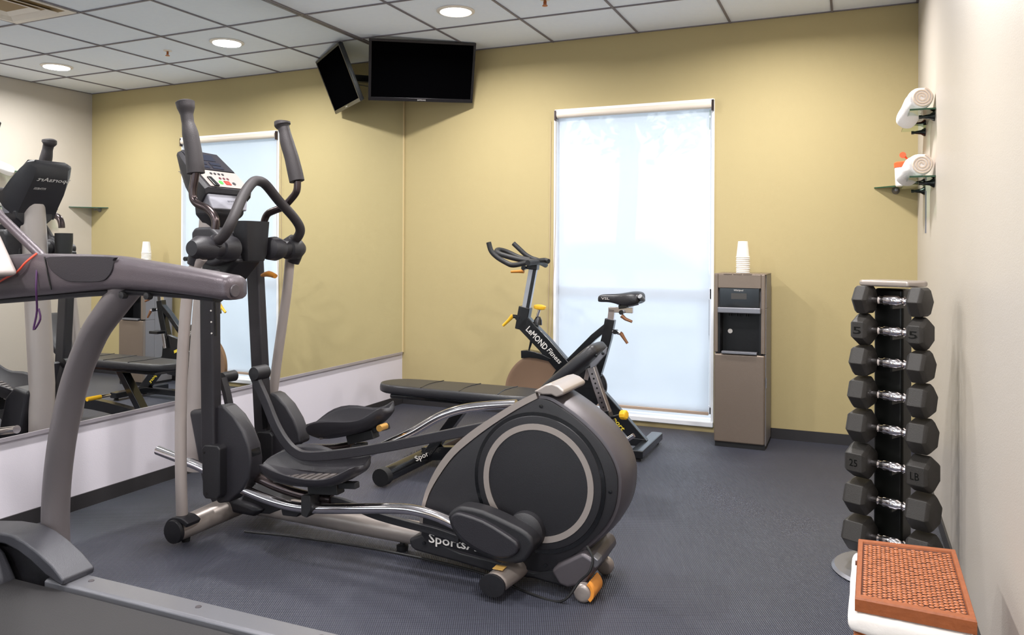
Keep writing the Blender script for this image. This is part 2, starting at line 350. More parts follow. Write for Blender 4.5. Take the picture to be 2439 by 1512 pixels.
tbox(q, -w2, w2, -h2, -h2+.026, -.02, 0); tbox(q, -w2, w2, h2-.018, h2, -.02, 0); tbox(q, -w2, -w2+.018, -h2+.026, h2-.018, -.02, 0); tbox(q, w2-.018, w2, -h2+.026, h2-.018, -.02, 0)
obj('bezel', q, m_tvb, tv, bevel=.002)
obj('screen', tbox(MB(), -w2+.016, w2-.016, -h2+.024, h2-.016, -.014, -.004), m_screen, tv)
q = tbox(MB(), -w2+.004, w2-.004, -h2+.004, h2-.004, -.035, -.02); tbox(q, -.28, .28, -.17, .10, -.06, -.035); obj('back_cover', q, m_tvb, tv, bevel=.006)
text('brand_lettering', 'SAMSUNG', m_txt, tv, L2(-.03, -h2+.008, .001), a_, b_, .009, .06)
obj('mounting_plate', tbox(MB(), -.11, .11, -.11, .11, -.075, -.06), m_black, tv, bevel=.002)
q = MB().bar([L2(0, 0, -.07), (.17, -.17, 2.47)], .05, .05, (0, 0, 1)).bar([(.17, -.17, 2.47), (.07, -.012, 2.47)], .04, .04, (0, 0, 1)); obj('wall_arm', q, m_black, tv, bevel=.003)
obj('wall_plate', MB().bb(.03, .12, -.018, -.002, 2.37, 2.56), m_black, tv)
obj('cable', MB().tube([L2(-.05, -.05, -.07), (.13, -.12, 2.42), (.10, -.02, 2.52), (.12, -.012, 2.60)], .003, 8, smooth=6), m_cablem, tv)

# ------------------------------------------------------------------ elliptical trainer
YC = -2.555; YN = -2.745; YF = -2.335; YSN = -2.845; YSF = -2.24; YH = -2.675
ell = thing('elliptical_trainer', 'large dark grey elliptical trainer with round ringed rear housing in the middle', 'exercise machine', (1.5, YC, 0))
def E(l, Y): return [PY(x, y, Y) for x, y in l]
def zu(l, Y): return [PY(850+x*.38363, 850+y*.38363, Y) for x, y in l]
# feet and beams
q = MB().tube([(.695, -2.875, .055), (.70, -2.80, .06), (.71, -2.56, .07), (.70, -2.30, .06), (.695, -2.235, .055)], [.043, .046, .05, .046, .043], 20); fc = obj('front_foot', q, m_silver, ell)
for Y in (-2.885, -2.225): obj('end_cap', MB().lathe([(.02, 0), (.045, .002), (.047, .02), (.02, .022)], (.694, Y-.011, .055), (0, 1, 0)), m_dark2, fc)
for Y in (-2.86, -2.25): obj('rubber_pad', MB().lathe([(.016, 0), (.018, .018), (.01, .022)], (.70, Y+.03*(1 if Y < YC else -1), 0)), m_rubber, fc)
q = MB().tube([(.70, YC, .085), (.95, YC, .085), (1.45, YC, .078), (1.80, YC, .075)], .047, 20, flat=.95); obj('base_beam', q, m_silver, ell)
q = MB().tube([(2.065, -2.815, .055), (2.08, -2.70, .06), (2.09, YC, .07), (2.08, -2.38, .06), (2.065, -2.30, .055)], [.043, .046, .05, .046, .043], 20, flat=.8, ref=(0, 0, 1)); rc = obj('rear_foot', q, m_silver, ell)
for Y in (-2.828, -2.294): obj('end_cap', MB().add(*(lambda c: (c.v, c.f))(MB().tube([(2.064, Y-.012*(1 if Y < YC else -1)*-1-.012, .054), (2.064, Y+.012, .054)], .047, 20, flat=.8, ref=(0, 0, 1)))), m_dark2, rc)
c0 = V((2.068, -2.775, .0995)); obj('warning_label', MB().bb(c0.x-.018, c0.x+.02, c0.y-.018, c0.y+.018, .0965, .0985), mat('warning sticker', (206, 164, 90), .5), rc)
for x, y in ((1.55, YC), (1.95, YC+.0)): obj('levelling_foot', MB().lathe([(.022, 0), (.024, .02), (.01, .026), (.01, .05)], (x, y, 0)), m_rubber, ell)
# mast
mx0 = PY(476, 1000, YC); mx1 = PY(508, 520, YC)
obj('mast', MB().tube([(mx0.x, YC, .2), (mx0.x, YC, .5), (mx1.x, YC, mx1.z), (mx1.x+.01, YC, mx1.z+.08)], .058, 24), m_mast, ell)
q = MB().prism(E([(446, 978), (492, 974), (520, 1010), (560, 1190), (625, 1215), (600, 1232), (510, 1215), (480, 1160)], YC-.075), (0, .15, 0)); obj('mast_base_cover', q, m_dark, ell, bevel=.02, seg=3)
q = MB().prism(E([(590, 1160), (640, 1178), (690, 1206), (640, 1225), (560, 1218)], YC-.05), (0, .1, 0)); obj('beam_cover', q, m_dark2, ell, bevel=.006)
# top cover, bin, hubs
q = MB().prism(E([(453, 553), (462, 541), (500, 540), (528, 566), (540, 620), (500, 634), (456, 624)], YC-.135), (0, .13, 0)); obj('mast_top_cover', q, m_dark, ell, bevel=.018, seg=3)
HX = .785; HZ = 1.195
q = MB().prism([(HX-.10, YC-.08, HZ+.0), (HX+.0, YC-.08, HZ-.06), (HX-.10, YC-.08, HZ-.16), (HX-.21, YC-.08, HZ-.16), (HX-.21, YC-.08, HZ+.0)], (0, .16, 0)); obj('lower_neck', q, m_dark2, ell, bevel=.02, seg=3)
q = MB(); cupc = V((HX-.02, YC+.022, 0))
rings = []
for z, hx_, hy_ in ((1.13, .032, .058), (1.16, .040, .068), (1.305, .045, .080), (1.30, .038, .072), (1.22, .032, .062)):
    rings.append([V((cupc.x+hx_*cos(a)*(1 if abs(cos(a)) < .01 else min(1.25, 1/max(abs(cos(a)), abs(sin(a))))), cupc.y+hy_*sin(a)*min(1.25, 1/max(abs(cos(a)), abs(sin(a)))), z)) for a in [2*pi*k/24 for k in range(24)]])
q.loft(rings); obj('accessory_bin', q, m_dark2, ell, bevel=.003)
for s, Y0, Y1, nm in ((-1, YC-.10, -2.80, 'near'), (1, YC+.10, -2.285, 'far')):
    q = MB().lathe([(.001, 0), (.036, 0), (.050, .02*0+.01), (.055, .05), (.046, .085), (.038, .09), (.038, .13), (.048, .135), (.05, .17), (.05, .20), (.03, .235), (.001, .236)], (HX, Y0, HZ-.01), (0, s, 0), 28)
    obj('pivot_hub', q, m_dark, ell)
    YE = YSN if s < 0 else YSF
    q = MB().tube([(HX-.005, YE+.01*s*-1, HZ-.005), (HX-.01, YE, HZ-.02), (HX-.03, YE, HZ-.075)], [.03, .034, .028], 18, smooth=3).lathe([(.001, -.028), (.018, -.026), (.027, -.012), (.029, .01), (.026, .03), (.001, .034)], (HX-.02, YE+.015, HZ-.015), (0, s, 0)); obj('strut_joint', q, m_dark, ell)
# struts
q = MB().tube(E([(482, 612), (462, 640), (448, 690), (438, 800), (431, 950), (431, 1120), (434, 1238)], YSN), .0225, 18, smooth=4); obj('side_strut', q, m_mast, ell)
pf = E([(691, 612), (684, 690), (670, 790), (655, 900), (648, 1000)], YSF); pf.append(V((.71, YSF, .09)))
obj('side_strut', MB().tube(pf, .0225, 18, smooth=4), m_mast, ell)
for Y, p in ((YSN, PY(434, 1240, YSN)), (YSF, V((.71, YSF, .09)))):
    obj('strut_collar', MB().bar([(p.x-.055, Y, .03), (p.x-.045, Y, .075), (p.x-.015, Y, .098), (p.x+.03, Y, .100), (p.x+.062, Y, .085)], .07, .022, (0, 0, 1), smooth=3), m_dark, ell, bevel=.005)
# fixed inner handlebar
A = V((HX+.0, YN-.03, HZ+.0)); 
pts = [PY(505, 582, -2.79), PY(532, 562, -2.79), PY(552, 527, -2.775), PY(578, 468, -2.68), PY(600, 436, -2.60), PY(616, 431, YC), PY(634, 441, -2.50), PY(664, 478, -2.42), PY(700, 518, -2.34), PY(715, 545, -2.30), PY(708, 566, -2.29), PY(688, 580, -2.285)]
fh = obj('fixed_handlebar', MB().tube(pts, [.0215]*12, 18, smooth=5), m_foam, ell)
for k, e in ((0, 1), (11, 10)):
    d = (pts[k]-pts[e]).normalized(); obj('collar', MB().tube([pts[k]-d*.035, pts[k]+d*.03], [.029, .031], 18), m_dark, fh)
# swing arms: moving handles and lower tubes
def z5(l, Y): return [PY(380+x*.3306, 220+y*.3306, Y) for x, y in l]
for Y, tp, gp, gr, low, s in ((YN, [(402, 985), (404, 930), (385, 880), (340, 835), (280, 808), (246, 770), (240, 710), (250, 640), (262, 560)],
                            [(262, 583), (256, 520), (243, 420), (222, 300), (205, 220), (196, 160), (190, 110), (184, 72), (182, 57)], [.036, .036, .034, .033, .025, .026, .036, .039, .022], [(500, 640), (501, 800), (504, 1068)], -1),
                           (YF, [(752, 960), (757, 920), (780, 875), (830, 850), (890, 825), (950, 765), (988, 710), (994, 640)],
                            [(990, 640), (975, 570), (950, 465), (918, 360), (903, 290), (893, 255), (886, 235), (884, 212), (884, 202)], [.034, .034, .032, .031, .026, .027, .037, .036, .02], [(606, 600), (616, 800), (628, 1035)], 1)):
    hb = obj('moving_handlebar', MB().tube(z5(tp, Y), .0165, 16, smooth=5), m_dchrome, ell)
    obj('grip', MB().tube(z5(gp, Y), gr, 20, smooth=4), m_foam, hb)
    la = obj('swing_arm', MB().bar(E(low, Y), .05, .072, (1, 0, 0)), m_dark, ell, bevel=.01, seg=3)
    if s < 0: bx = [(479, 1068), (486, 1060), (517, 1062), (523, 1070), (523, 1178), (516, 1190), (488, 1188), (482, 1178)]
    else: bx = [(608, 1036), (614, 1028), (642, 1030), (648, 1038), (648, 1130), (640, 1138), (614, 1134), (610, 1128)]
    cb = obj('arm_collar', MB().prism(E(bx, Y-.045), (0, .09, 0)), m_dark2, ell, bevel=.006)
    for px_, py_ in ((484, 1078), (489, 1176)) if s < 0 else ((613, 1046),):
        p = PY(px_+2, py_, Y-.046); obj('screw', MB().lathe([(.001, 0), (.005, 0), (.005, .003)], p, (0, 1, 0), 10), m_black, cb)
    if s < 0:
        slot = E([(501, 745), (501, 797)], Y-.026)
        for k in range(4):
            p = PY(501+k*.8, 713+k*27, Y-.0265); obj('screw', MB().lathe([(.001, -.001), (.0035, 0), (.0035, .003)], p, (0, 1, 0), 10), m_txt, la)
        obj('adjust_slot', MB().prism(E([(508, 706), (513, 706), (515, 800), (510, 800)], Y-.0262), (0, .004, 0)), m_black, la)
    else: obj('adjust_slot', MB().prism(E([(620, 930), (634, 932), (636, 1018), (626, 1022)], Y-.0262), (0, .004, 0)), m_black, la)
# curved shrouds at the foot of the swing arms
sn = [(514, 966), (531, 967), (556, 992), (578, 1028), (592, 1064), (597, 1100), (592, 1140), (577, 1168), (545, 1196), (518, 1200), (512, 1190)]
obj('arm_shroud', MB().prism(E(sn, YN-.005), (0, .075, 0)), m_dark, ell, bevel=.012, seg=3)
obj('shroud_slot', MB().prism(E([(580, 1066), (588, 1060), (596, 1064), (600, 1085), (598, 1110), (590, 1128), (580, 1126)], YN+.005), (0, .055, 0)), m_black, ell, bevel=.004)
sf = [(641, 934), (655, 940), (680, 966), (700, 1000), (712, 1032), (716, 1056), (700, 1062), (672, 1082), (650, 1100), (640, 1090)]
obj('arm_shroud', MB().prism(E(sf, YF-.03), (0, .075, 0)), m_dark, ell, bevel=.012, seg=3)
# pedal rails
obj('pedal_rail', MB().tube(E([(376, 1072), (430, 1093), (480, 1113), (565, 1158), (635, 1188), (700, 1206), (760, 1211), (850, 1211), (950, 1211), (1010, 1220), (1060, 1237), (1100, 1258)], YN+.02), .0195, 20, smooth=5), m_chrome, ell)
obj('pedal_rail', MB().tube(E([(880, 1078), (930, 1054), (985, 1028), (1045, 993), (1100, 974), (1160, 966), (1230, 962)], YF-.01), .0185, 20, smooth=5), m_chrome, ell)
obj('pedal_link_tube', MB().tube(E([(575, 1124), (620, 1140), (660, 1158), (720, 1178), (790, 1190)], YN+.06), .020, 18, smooth=4), m_dchrome, ell)
obj('pedal_link_tube', MB().tube(E([(690, 1068), (735, 1067), (790, 1068), (840, 1060)], YF+.03), .020, 18, smooth=4), m_dchrome, ell)
obj('link_bar', MB().bar(E([(730, 1186), (800, 1192), (850, 1208), (900, 1228), (980, 1250), (1040, 1265), (1095, 1284)], YN+.065), .02, .028, (0, 0, 1), smooth=3), m_dark2, ell, bevel=.003)
lk = obj('link_bar', MB().bar(E([(604, 890), (618, 922), (634, 958), (655, 1010), (678, 1050), (705, 1077), (740, 1086), (820, 1080), (920, 1064), (1000, 1048), (1120, 1024), (1180, 1012)], YN+.09), .022, .038, (0, 0, 1), smooth=3), m_dark, ell, bevel=.004)
p = PY(604, 890, YN+.07); obj('pivot_cap', MB().lathe([(.001, -.002), (.026, 0), (.03, .008), (.03, .07), (.001, .072)], p, (0, 1, 0)), m_dark2, lk)
p = PY(528, 900, YF-.1); lk2 = obj('link_bar', MB().bar(E([(530, 900), (540, 935), (548, 975), (556, 1010)], YF-.12), .02, .034, (0, 1, 0)), m_dark, ell); obj('pivot_cap', MB().lathe([(.001, -.002), (.024, 0), (.026, .08), (.001, .082)], p, (0, 1, 0)), m_dark2, lk2)
# pedal clamps
for l, Y in (([(716, 1180), (738, 1180), (740, 1215), (730, 1234), (716, 1228)], YN-.015), ([(835, 1060), (858, 1058), (862, 1092), (838, 1094)], YF-.03)):
    obj('rail_clamp', MB().prism(E(l, Y), (0, .06, 0)), m_rubber, ell, bevel=.005)
obj('rail_stop', MB().prism(E([(668, 1210), (700, 1206), (714, 1222), (706, 1232), (672, 1228)], YN+.05), (0, .06, 0)), m_dark2, ell, bevel=.005)
# foot pedals
def pedal(toe, heel, Yc, wmax, hgt, nf):
    toe, heel = V(toe), V(heel); ax = heel-toe; Lp = ax.length; ax.normalize(); zz = ax.cross(V((0, 1, 0))); zz = zz if zz.z > 0 else -zz
    HN = [.70, .80, .82, .66, .46, .40, .46, .70, .86]
    prof = [(0, .25, .62, .60), (.06, .52, .72, .42), (.15, .76, .90, .2), (.3, .95, 1, .04), (.5, 1, .88, 0), (.68, .96, .62, 0), (.82, .9, .60, .08), (.93, .8, .70, .34), (1, .66, .74, .52)]
    rings = []; fl = []
    for (t_, wf, hf, bf), hn in zip(prof, HN):
        c = toe+ax*(Lp*t_); w_ = wmax*wf; h_ = hgt*hf*1.45; b0 = hgt*bf; th = .007; hn_ = hgt*(hn*(1-nf)+hf*1.2*nf)*1.08
        def q3(y, z): return c+V((0, y, 0))+zz*z
        rings.append([q3(-w_, hn_), q3(-w_*.95, b0+(hn_-b0)*.4), q3(-w_*.74, b0), q3(w_*.74, b0), q3(w_*.93, b0+(h_-b0)*.4), q3(w_, h_), q3(w_-th, h_), q3((w_-th)*.84, b0+.012), q3(-(w_-th)*.84, b0+.012), q3(-w_+th, hn_)])
        fl.append((c, w_, b0))
    o = obj('pedal', MB().loft(rings), m_dark, ell, sub=1, ang=60)
    q = MB()
    for k in range(9):
        t_ = .24+k*.066; c = toe+ax*(Lp*t_)+zz*.024; q.box(c, (Lp*.045, wmax*1.3, .010), ax.to_track_quat('X', 'Z').to_matrix())
    obj('tread_ridges', q, mat('pedal tread', (84, 78, 76), .6), o, bevel=.002)
    obj('pedal_bracket', MB().box(toe+ax*(Lp*.62)-zz*.015, (.14, .05, .04), ax.to_track_quat('X', 'Z').to_matrix()).box(toe+ax*(Lp*.8)-zz*.0, (.12, .03, .025), ax.to_track_quat('X', 'Z').to_matrix()), m_rubber, ell, bevel=.004)
    return o
Yp = YN+.035
pedal(PY(628, 1148, Yp), PY(872, 1156, Yp), Yp, .105, .100, 0)
Yp = YF-.0
fp = pedal(PY(744, 1060, Yp), PY(938, 1012, Yp), Yp, .098, .098, .6)
p = PY(903, 1020, Yp-.09); obj('pedal_spring', MB().lathe([(.001, 0), (.014, 0), (.014, .05), (.001, .05)], p, (0, 1, 0)), mat('brass spring', (196, 150, 80), .4, metal=.6), ell)
# rear housing
F_ = [(1140, 262), (1190, 272), (1250, 305), (1370, 392), (1480, 495), (1556, 595), (1604, 700), (1618, 800), (1602, 930), (1545, 1050), (1430, 1165), (1330, 1240), (1220, 1315), (1090, 1330), (850, 1262), (640, 1205), (420, 1130), (408, 1060), (414, 990), (432, 905), (462, 830), (522, 728), (605, 620), (720, 520), (850, 425), (1000, 330), (1105, 270)]
fp_ = zu(F_, YH); cen = sum(fp_, V())/len(fp_)
def offs(pts, d):
    out = []; n_ = len(pts)
    for i in range(n_):
        a = pts[i-1]; b2 = pts[(i+1) % n_]; t_ = (b2-a).normalized(); nn = V((t_.z, 0, -t_.x))
        if nn.dot(pts[i]-cen) < 0: nn = -nn
        out.append(pts[i]+nn*d)
    return out
def spline(pts, k):
    out = []
    for i in range(len(pts)-1):
        p0 = pts[max(i-1, 0)]; p1 = pts[i]; p2 = pts[i+1]; p3 = pts[min(i+2, len(pts)-1)]
        for j_ in range(k): t_ = j_/k; out.append(.5*((2*p1)+(p2-p0)*t_+(2*p0-5*p1+4*p2-p3)*t_*t_+(3*p1-p0-3*p2+p3)*t_**3))
    return out+[pts[-1]]
def smoothloop(pts, k=3):
    out = []; n_ = len(pts)
    for i in range(n_):
        p0, p1, p2, p3 = pts[i-1], pts[i], pts[(i+1) % n_], pts[(i+2) % n_]
        for j_ in range(k):
            t_ = j_/k; out.append(.5*((2*p1)+(p2-p0)*t_+(2*p0-5*p1+4*p2-p3)*t_*t_+(3*p1-p0-3*p2+p3)*t_**3))
    return out
fs_ = smoothloop(fp_)
rings = [[p+V((0, .012, 0)) for p in offs(fs_, .004)], [p+V((0, .014, 0)) for p in offs(fs_, .010)], [p+V((0, .035, 0)) for p in offs(fs_, .018)], [p+V((0, .11, 0)) for p in offs(fs_, .022)], [p+V((0, .19, 0)) for p in offs(fs_, .018)], [p+V((0, .222, 0)) for p in offs(fs_, 0)]]
hs_ = obj('rear_housing', MB().loft(rings), m_hous, ell, ang=50)
rings = [[p+V((0, .02, 0)) for p in fs_], [p+V((0, .002, 0)) for p in fs_], [p for p in offs(fs_, -.004)], ]
obj('side_panel', MB().loft(rings), m_dark2, hs_, ang=50)
# thin light rim along the left shoulder
edge = zu([(388, 1065), (392, 985), (408, 895), (438, 800), (500, 680), (585, 570), (700, 468), (850, 366), (1000, 275), (1110, 222)], YH)
edge2 = zu([(408, 1065), (412, 985), (430, 900), (460, 822), (520, 722), (603, 612), (718, 512), (850, 415), (1000, 320), (1120, 258)], YH)
q = MB(); q.loft([[a, b2, b2+V((0, .02, 0)), a+V((0, .02, 0))] for a, b2 in zip(spline(edge, 3), spline(edge2, 3))]); obj('rim_strip', q, m_silver, hs_)
q = MB().prism(zu([(1095, 215), (1170, 172), (1210, 164), (1250, 180), (1288, 212), (1284, 236), (1238, 252), (1205, 236), (1150, 235)], YH-.012), (0, .235, 0)); obj('top_cap', q, m_silver, hs_, bevel=.010, seg=3)
cc = PY(1281, 1149, YH-.005); rad = (PY(1281, 982, YH)-PY(1281, 1149, YH)).length
print('housing centre', cc, 'radius', rad)
obj('disc_groove', MB().lathe([(rad*.955, -.0005), (rad*1.0, -.0005), (rad*1.0, .01), (rad*.955, .01)], cc, (0, 1, 0), 72), m_black, hs_)
obj('disc_cover', MB().lathe([(.001, -.008), (rad*.86, -.006), (rad*.94, -.003), (rad*.962, .004), (rad*.962, .012), (.001, .012)], cc, (0, 1, 0), 72), m_dark2, hs_)
def arc(r_, a0, a1, n_=60): return [cc+V((r_*cos(a0+(a1-a0)*k/n_), -.0095, r_*sin(a0+(a1-a0)*k/n_))) for k in range(n_+1)]
a0, a1 = R(-84), R(222)
q = MB(); q.loft([[a, b2, b2+V((0, .003, 0)), a+V((0, .003, 0))] for a, b2 in zip(arc(rad*.755, a0, a1), arc(rad*.84, a0, a1))]); obj('ring_decal', q, m_silver, hs_)
for x, y in ((1143, 306), (1573, 838), (1172, 1294), (415, 1156)):
    obj('screw', MB().lathe([(.001, -.002), (.0065, -.0015), (.0065, .004)], zu([(x, y)], YH-.0015)[0], (0, 1, 0), 14), m_black, hs_)
# base cover, crank
q = MB().prism(zu([(318, 1130), (400, 1100), (640, 1210), (850, 1262), (1090, 1330), (1230, 1310), (1400, 1190), (1440, 1200), (1495, 1280), (1480, 1330), (1400, 1420), (1290, 1435), (1100, 1380), (850, 1345), (600, 1270), (360, 1205), (330, 1180)], YH+.01), (0, .20, 0)); bc = obj('base_cover', q, m_dark2, ell, bevel=.012, seg=3)
text('brand_lettering', 'SportsArt', m_txt, bc, zu([(446, 1168)], YH-.001)[0], (1, 0, -.02), (0, 0, 1), .045, .24, depth=.0, bold=.012)
q = MB().prism(zu([(1200, 1330), (1240, 1290), (1400, 1215), (1470, 1260), (1490, 1310), (1420, 1410), (1310, 1438), (1255, 1420)], YH-.02), (0, .26, 0)); obj('wheel_cover', q, m_hous, ell, bevel=.015, seg=3)
obj('corner_bracket', MB().prism(zu([(1462, 1236), (1498, 1262), (1496, 1300), (1476, 1315), (1455, 1280)], YH-.022), (0, .05, 0)), m_alu, ell, bevel=.004)
p = zu([(1398, 1428)], YH-.04)[0]; p.z = .032
for dy, nm in ((0, 0), (.25, 1)):
    wh = obj('transport_wheel', MB().lathe([(.001, 0), (.02, -.002), (.029, .002), (.032, .008), (.032, .026), (.001, .03)], p+V((0, dy, 0)), (0, 1, 0)), m_silver, ell)
obj('wheel_guard', MB().bar([p+V((.034*cos(a)+.002, .05, .034*sin(a)+.006)) for a in (R(-50), R(-20), R(10), R(40), R(62))], .10, .012, (1, 0, 1), smooth=2), mat('orange guard', (232, 150, 60), .4), ell, bevel=.002)
hubp = zu([(1045, 1085)], YH-.03)[0]
obj('crank_boss', MB().lathe([(.001, -.02), (.05, -.018), (.066, -.004), (.07, .03)], hubp, (0, 1, 0)), m_dark2, ell)
K1 = [(562, 1000), (575, 965), (620, 935), (665, 932), (780, 958), (960, 1040), (1050, 1092), (1092, 1145), (1088, 1200), (1050, 1262), (1010, 1285), (940, 1290), (850, 1270), (720, 1205), (640, 1150), (590, 1085)]
ccv = obj('crank_cover', MB().prism(smoothloop(zu(K1, YN-.035), 2), (0, .075, 0)), m_dark2, ell, bevel=.014, seg=3)
K2 = [(575, 1010), (600, 975), (650, 975), (780, 1020), (900, 1090), (985, 1150), (1000, 1185), (985, 1225), (930, 1250), (850, 1245), (730, 1190), (650, 1130), (600, 1070)]
obj('cover_boss', MB().prism(smoothloop(zu(K2, YN-.055), 2), (0, .03, 0)), m_dark, ccv, bevel=.010, seg=3)
# power cord
obj('power_cord', MB().tube([PY(1398, 1300, YH-.03), PY(1412, 1330, YH-.04), PY(1404, 1362, YH-.05), PY(1380, 1385, YH-.05), V((2.28, -2.74, .006)), V((2.15, -2.72, .005)), V((1.9, -2.63, .005)), V((1.5, -2.60, .005)), V((1.1, -2.62, .005)), V((.85, -2.66, .005))], .0045, 8, smooth=6), m_cablem, ell)
# yellow tension lever behind mast
q = MB().tube([PY(624, 656, -2.40), PY(640, 652, -2.40), PY(656, 658, -2.40)], [.010, .020, .014], 14, smooth=3, flat=.7, ref=(0, 0, 1)); obj('tension_lever', q, m_orange, ell)
# console
cb_, ct = PY(542, 452, YC+.0), PY(468, 366, YC)
ctr = (cb_+ct)/2
cx_ = (cb_-ct); cx_.y = 0; slope = cx_.normalized(); cn = V((slope.z*-1, 0, slope.x)); cn = cn if cn.z > 0 else -cn
CL = cx_.length
def CP(u, v, n_): return ct+slope*(u*CL)+V((0, v*1.05+.012, 0))+cn*n_      # u down the face, v across, n out
print('console len', CL, ct, cb_)
rings = []
def sect(u, hw, n0, n1):
    return [CP(u, -hw, n1-.012), CP(u, -hw+.012, n1), CP(u, hw-.012, n1), CP(u, hw, n1-.012), CP(u, hw*.96, n0*.5), CP(u, hw*.7, n0), CP(u, -hw*.7, n0), CP(u, -hw*.96, n0*.5)]
for u, hw, n0, n1 in ((-.06, .085, -.02, .0), (0, .110, -.045, .004), (.2, .122, -.075, .006), (.5, .132, -.10, .006), (.8, .134, -.115, .006), (1.0, .134, -.13, .006), (1.06, .13, -.14, -.01)):
    rings.append(sect(u, hw, n0, n1))
con = obj('console', MB().loft(rings), m_dark, ell, bevel=.006)
obj('display_panel', MB().prism([CP(.0, -.098, .007), CP(-.02, .0, .007), CP(.0, .098, .007), CP(.5, .114, .007), CP(.5, -.114, .007)], cn*.003), mat('smoked display cover', (44, 42, 48), .25), con)
for u0, u1, v0, v1 in ((.06, .24, -.05, .05), (.28, .36, -.08, -.02), (.28, .36, .0, .06), (.39, .46, -.08, -.02), (.39, .46, .0, .06)):
    obj('display_window', MB().prism([CP(u0, v0, .0105), CP(u0, v1, .0105), CP(u1, v1, .0105), CP(u1, v0, .0105)], cn*.0012), m_lcd, con)
obj('keypad', MB().prism([CP(.53, -.112, .007), CP(.53, .114, .007), CP(.98, .115, .007), CP(.98, -.108, .007)], cn*.003), m_key, con)
def btn(u, v, r_, mt): obj('button', MB().lathe([(.001, 0), (r_, 0), (r_, .0025), (.001, .003)], CP(u, v, .0098), cn, 14), mt, con)
btn(.60, -.092, .0115, m_green); btn(.86, -.03, .0115, m_green); btn(.86, .045, .009, m_dark2)
for k in range(4): btn(.62, -.045+k*.022, .0065, m_dark2)
for k in range(3): btn(.74, -.015+k*.022, .0065, mat('maroon button', (90, 40, 50), .4))
obj('stop_button', MB().prism([CP(.81, -.008, .0098), CP(.81, .022, .0098), CP(.91, .022, .0098), CP(.91, -.008, .0098)], cn*.003), m_red, con)
obj('reading_rest_clip', MB().prism([CP(.74, -.09, .01), CP(.74, -.068, .01), CP(.98, -.06, .01), CP(.98, -.088, .01)], cn*.007), m_black, con, bevel=.002)
fd = V((.94, 0, .1)).normalized()
pb = CP(1.05, 0, -.005)
q = MB().prism([V((pb.x-.01, YC-.118, pb.z-.005)), V((pb.x-.01, YC+.132, pb.z-.005)), V((pb.x+.008, YC+.108, pb.z-.078)), V((pb.x+.008, YC-.098, pb.z-.078))], (-.06, 0, 0)); bg_ = obj('badge_panel', q, m_blue, con, bevel=.008, seg=3)
text('brand_lettering', 'sportsart', m_lcd, bg_, V((pb.x+.002, YC-.01, pb.z-.045)), (0, 1, 0), (-.2, 0, 1), .010, .07, depth=.003)
q = MB(); rs_ = []
for z, hy_, x0, x1 in ((pb.z-.06, .10, -.10, .003), (pb.z-.10, .095, -.10, .003), (pb.z-.13, .06, -.10, -.02), (pb.z-.18, .03, -.09, -.045)):
    rs_.append([V((pb.x+x0, YC-hy_, z)), V((pb.x+x1, YC-hy_, z)), V((pb.x+x1, YC+hy_, z)), V((pb.x+x0, YC+hy_, z))])
obj('console_base', MB().loft(rs_), m_dark, con, bevel=.010, seg=3)
# back of the console carries the maker's name (seen in the mirror)
bk = (CP(.15, 0, -.07)); bn = -cn
text('brand_lettering', 'SportsArt', m_txt, con, CP(.22, .085, -.082), (0, -1, 0), -slope+V((0, 0, .0)), .034, .17, depth=.006, bold=.012)
text('brand_lettering', 'FITNESS', m_txt, con, CP(.37, -.02, -.096), (0, -1, 0), -slope, .014, .06, depth=.006, bold=.01)
# bottle holder on the back of the mast (seen in the mirror)
bhx, bhy = .60, YC+.07
q = MB().lathe([(.001, 0), (.034, 0), (.042, .12), (.042, .16), (.036, .16), (.03, .01), (.001, .01)], (mx0.x-.005, YC+.11, 1.10), (0, 0, 1)); obj('bottle_holder', q, m_rubber, ell)

# ------------------------------------------------------------------ treadmill
YT = -3.56
tm = thing('treadmill', 'grey treadmill at the left edge with long padded handrail and running belt', 'exercise machine', (1.2, -3.95, 0))
TZ = .18
# deck, belt, rails
for s, y0, y1 in ((1, -3.605, -3.515), (-1, -4.385, -4.295)):
    sr = obj('side_rail', MB().prism([(.93, y0, .10), (.93, y0, TZ-.006), (.93, y0+.008, TZ), (.93, y1-.012, TZ), (.93, y1, TZ-.02), (.93, y1, .10)], (1.55, 0, 0)), m_alu, tm, bevel=.003)
    if s > 0:
        for px_, py_ in ((264, 1363), (504, 1428), (781, 1504)):
            p = PZ(px_, py_, TZ); p.y = -3.555; obj('rail_bolt', MB().lathe([(.001, .002), (.008, .002), (.009, .0), (.009, -.002)], p, (0, 0, 1), 18), m_hous, sr)
obj('running_belt', MB().prism([(.80, -4.285, TZ-.035), (.80, -4.285, TZ-.015), (2.46, -4.285, TZ-.015), (2.46, -4.285, TZ-.035)], (0, .67, 0)), m_belt, tm)
obj('deck_frame', MB().bb(.70, 2.5, -4.38, -3.52, .03, .11), m_dark2, tm, bevel=.006)
q = MB()
for x in (.72, 2.3):
    for y in (-4.3, -3.6): q.lathe([(.03, 0), (.03, .03), (.02, .035)], (x, y, 0))
obj('levelling_feet', q, m_rubber, tm)
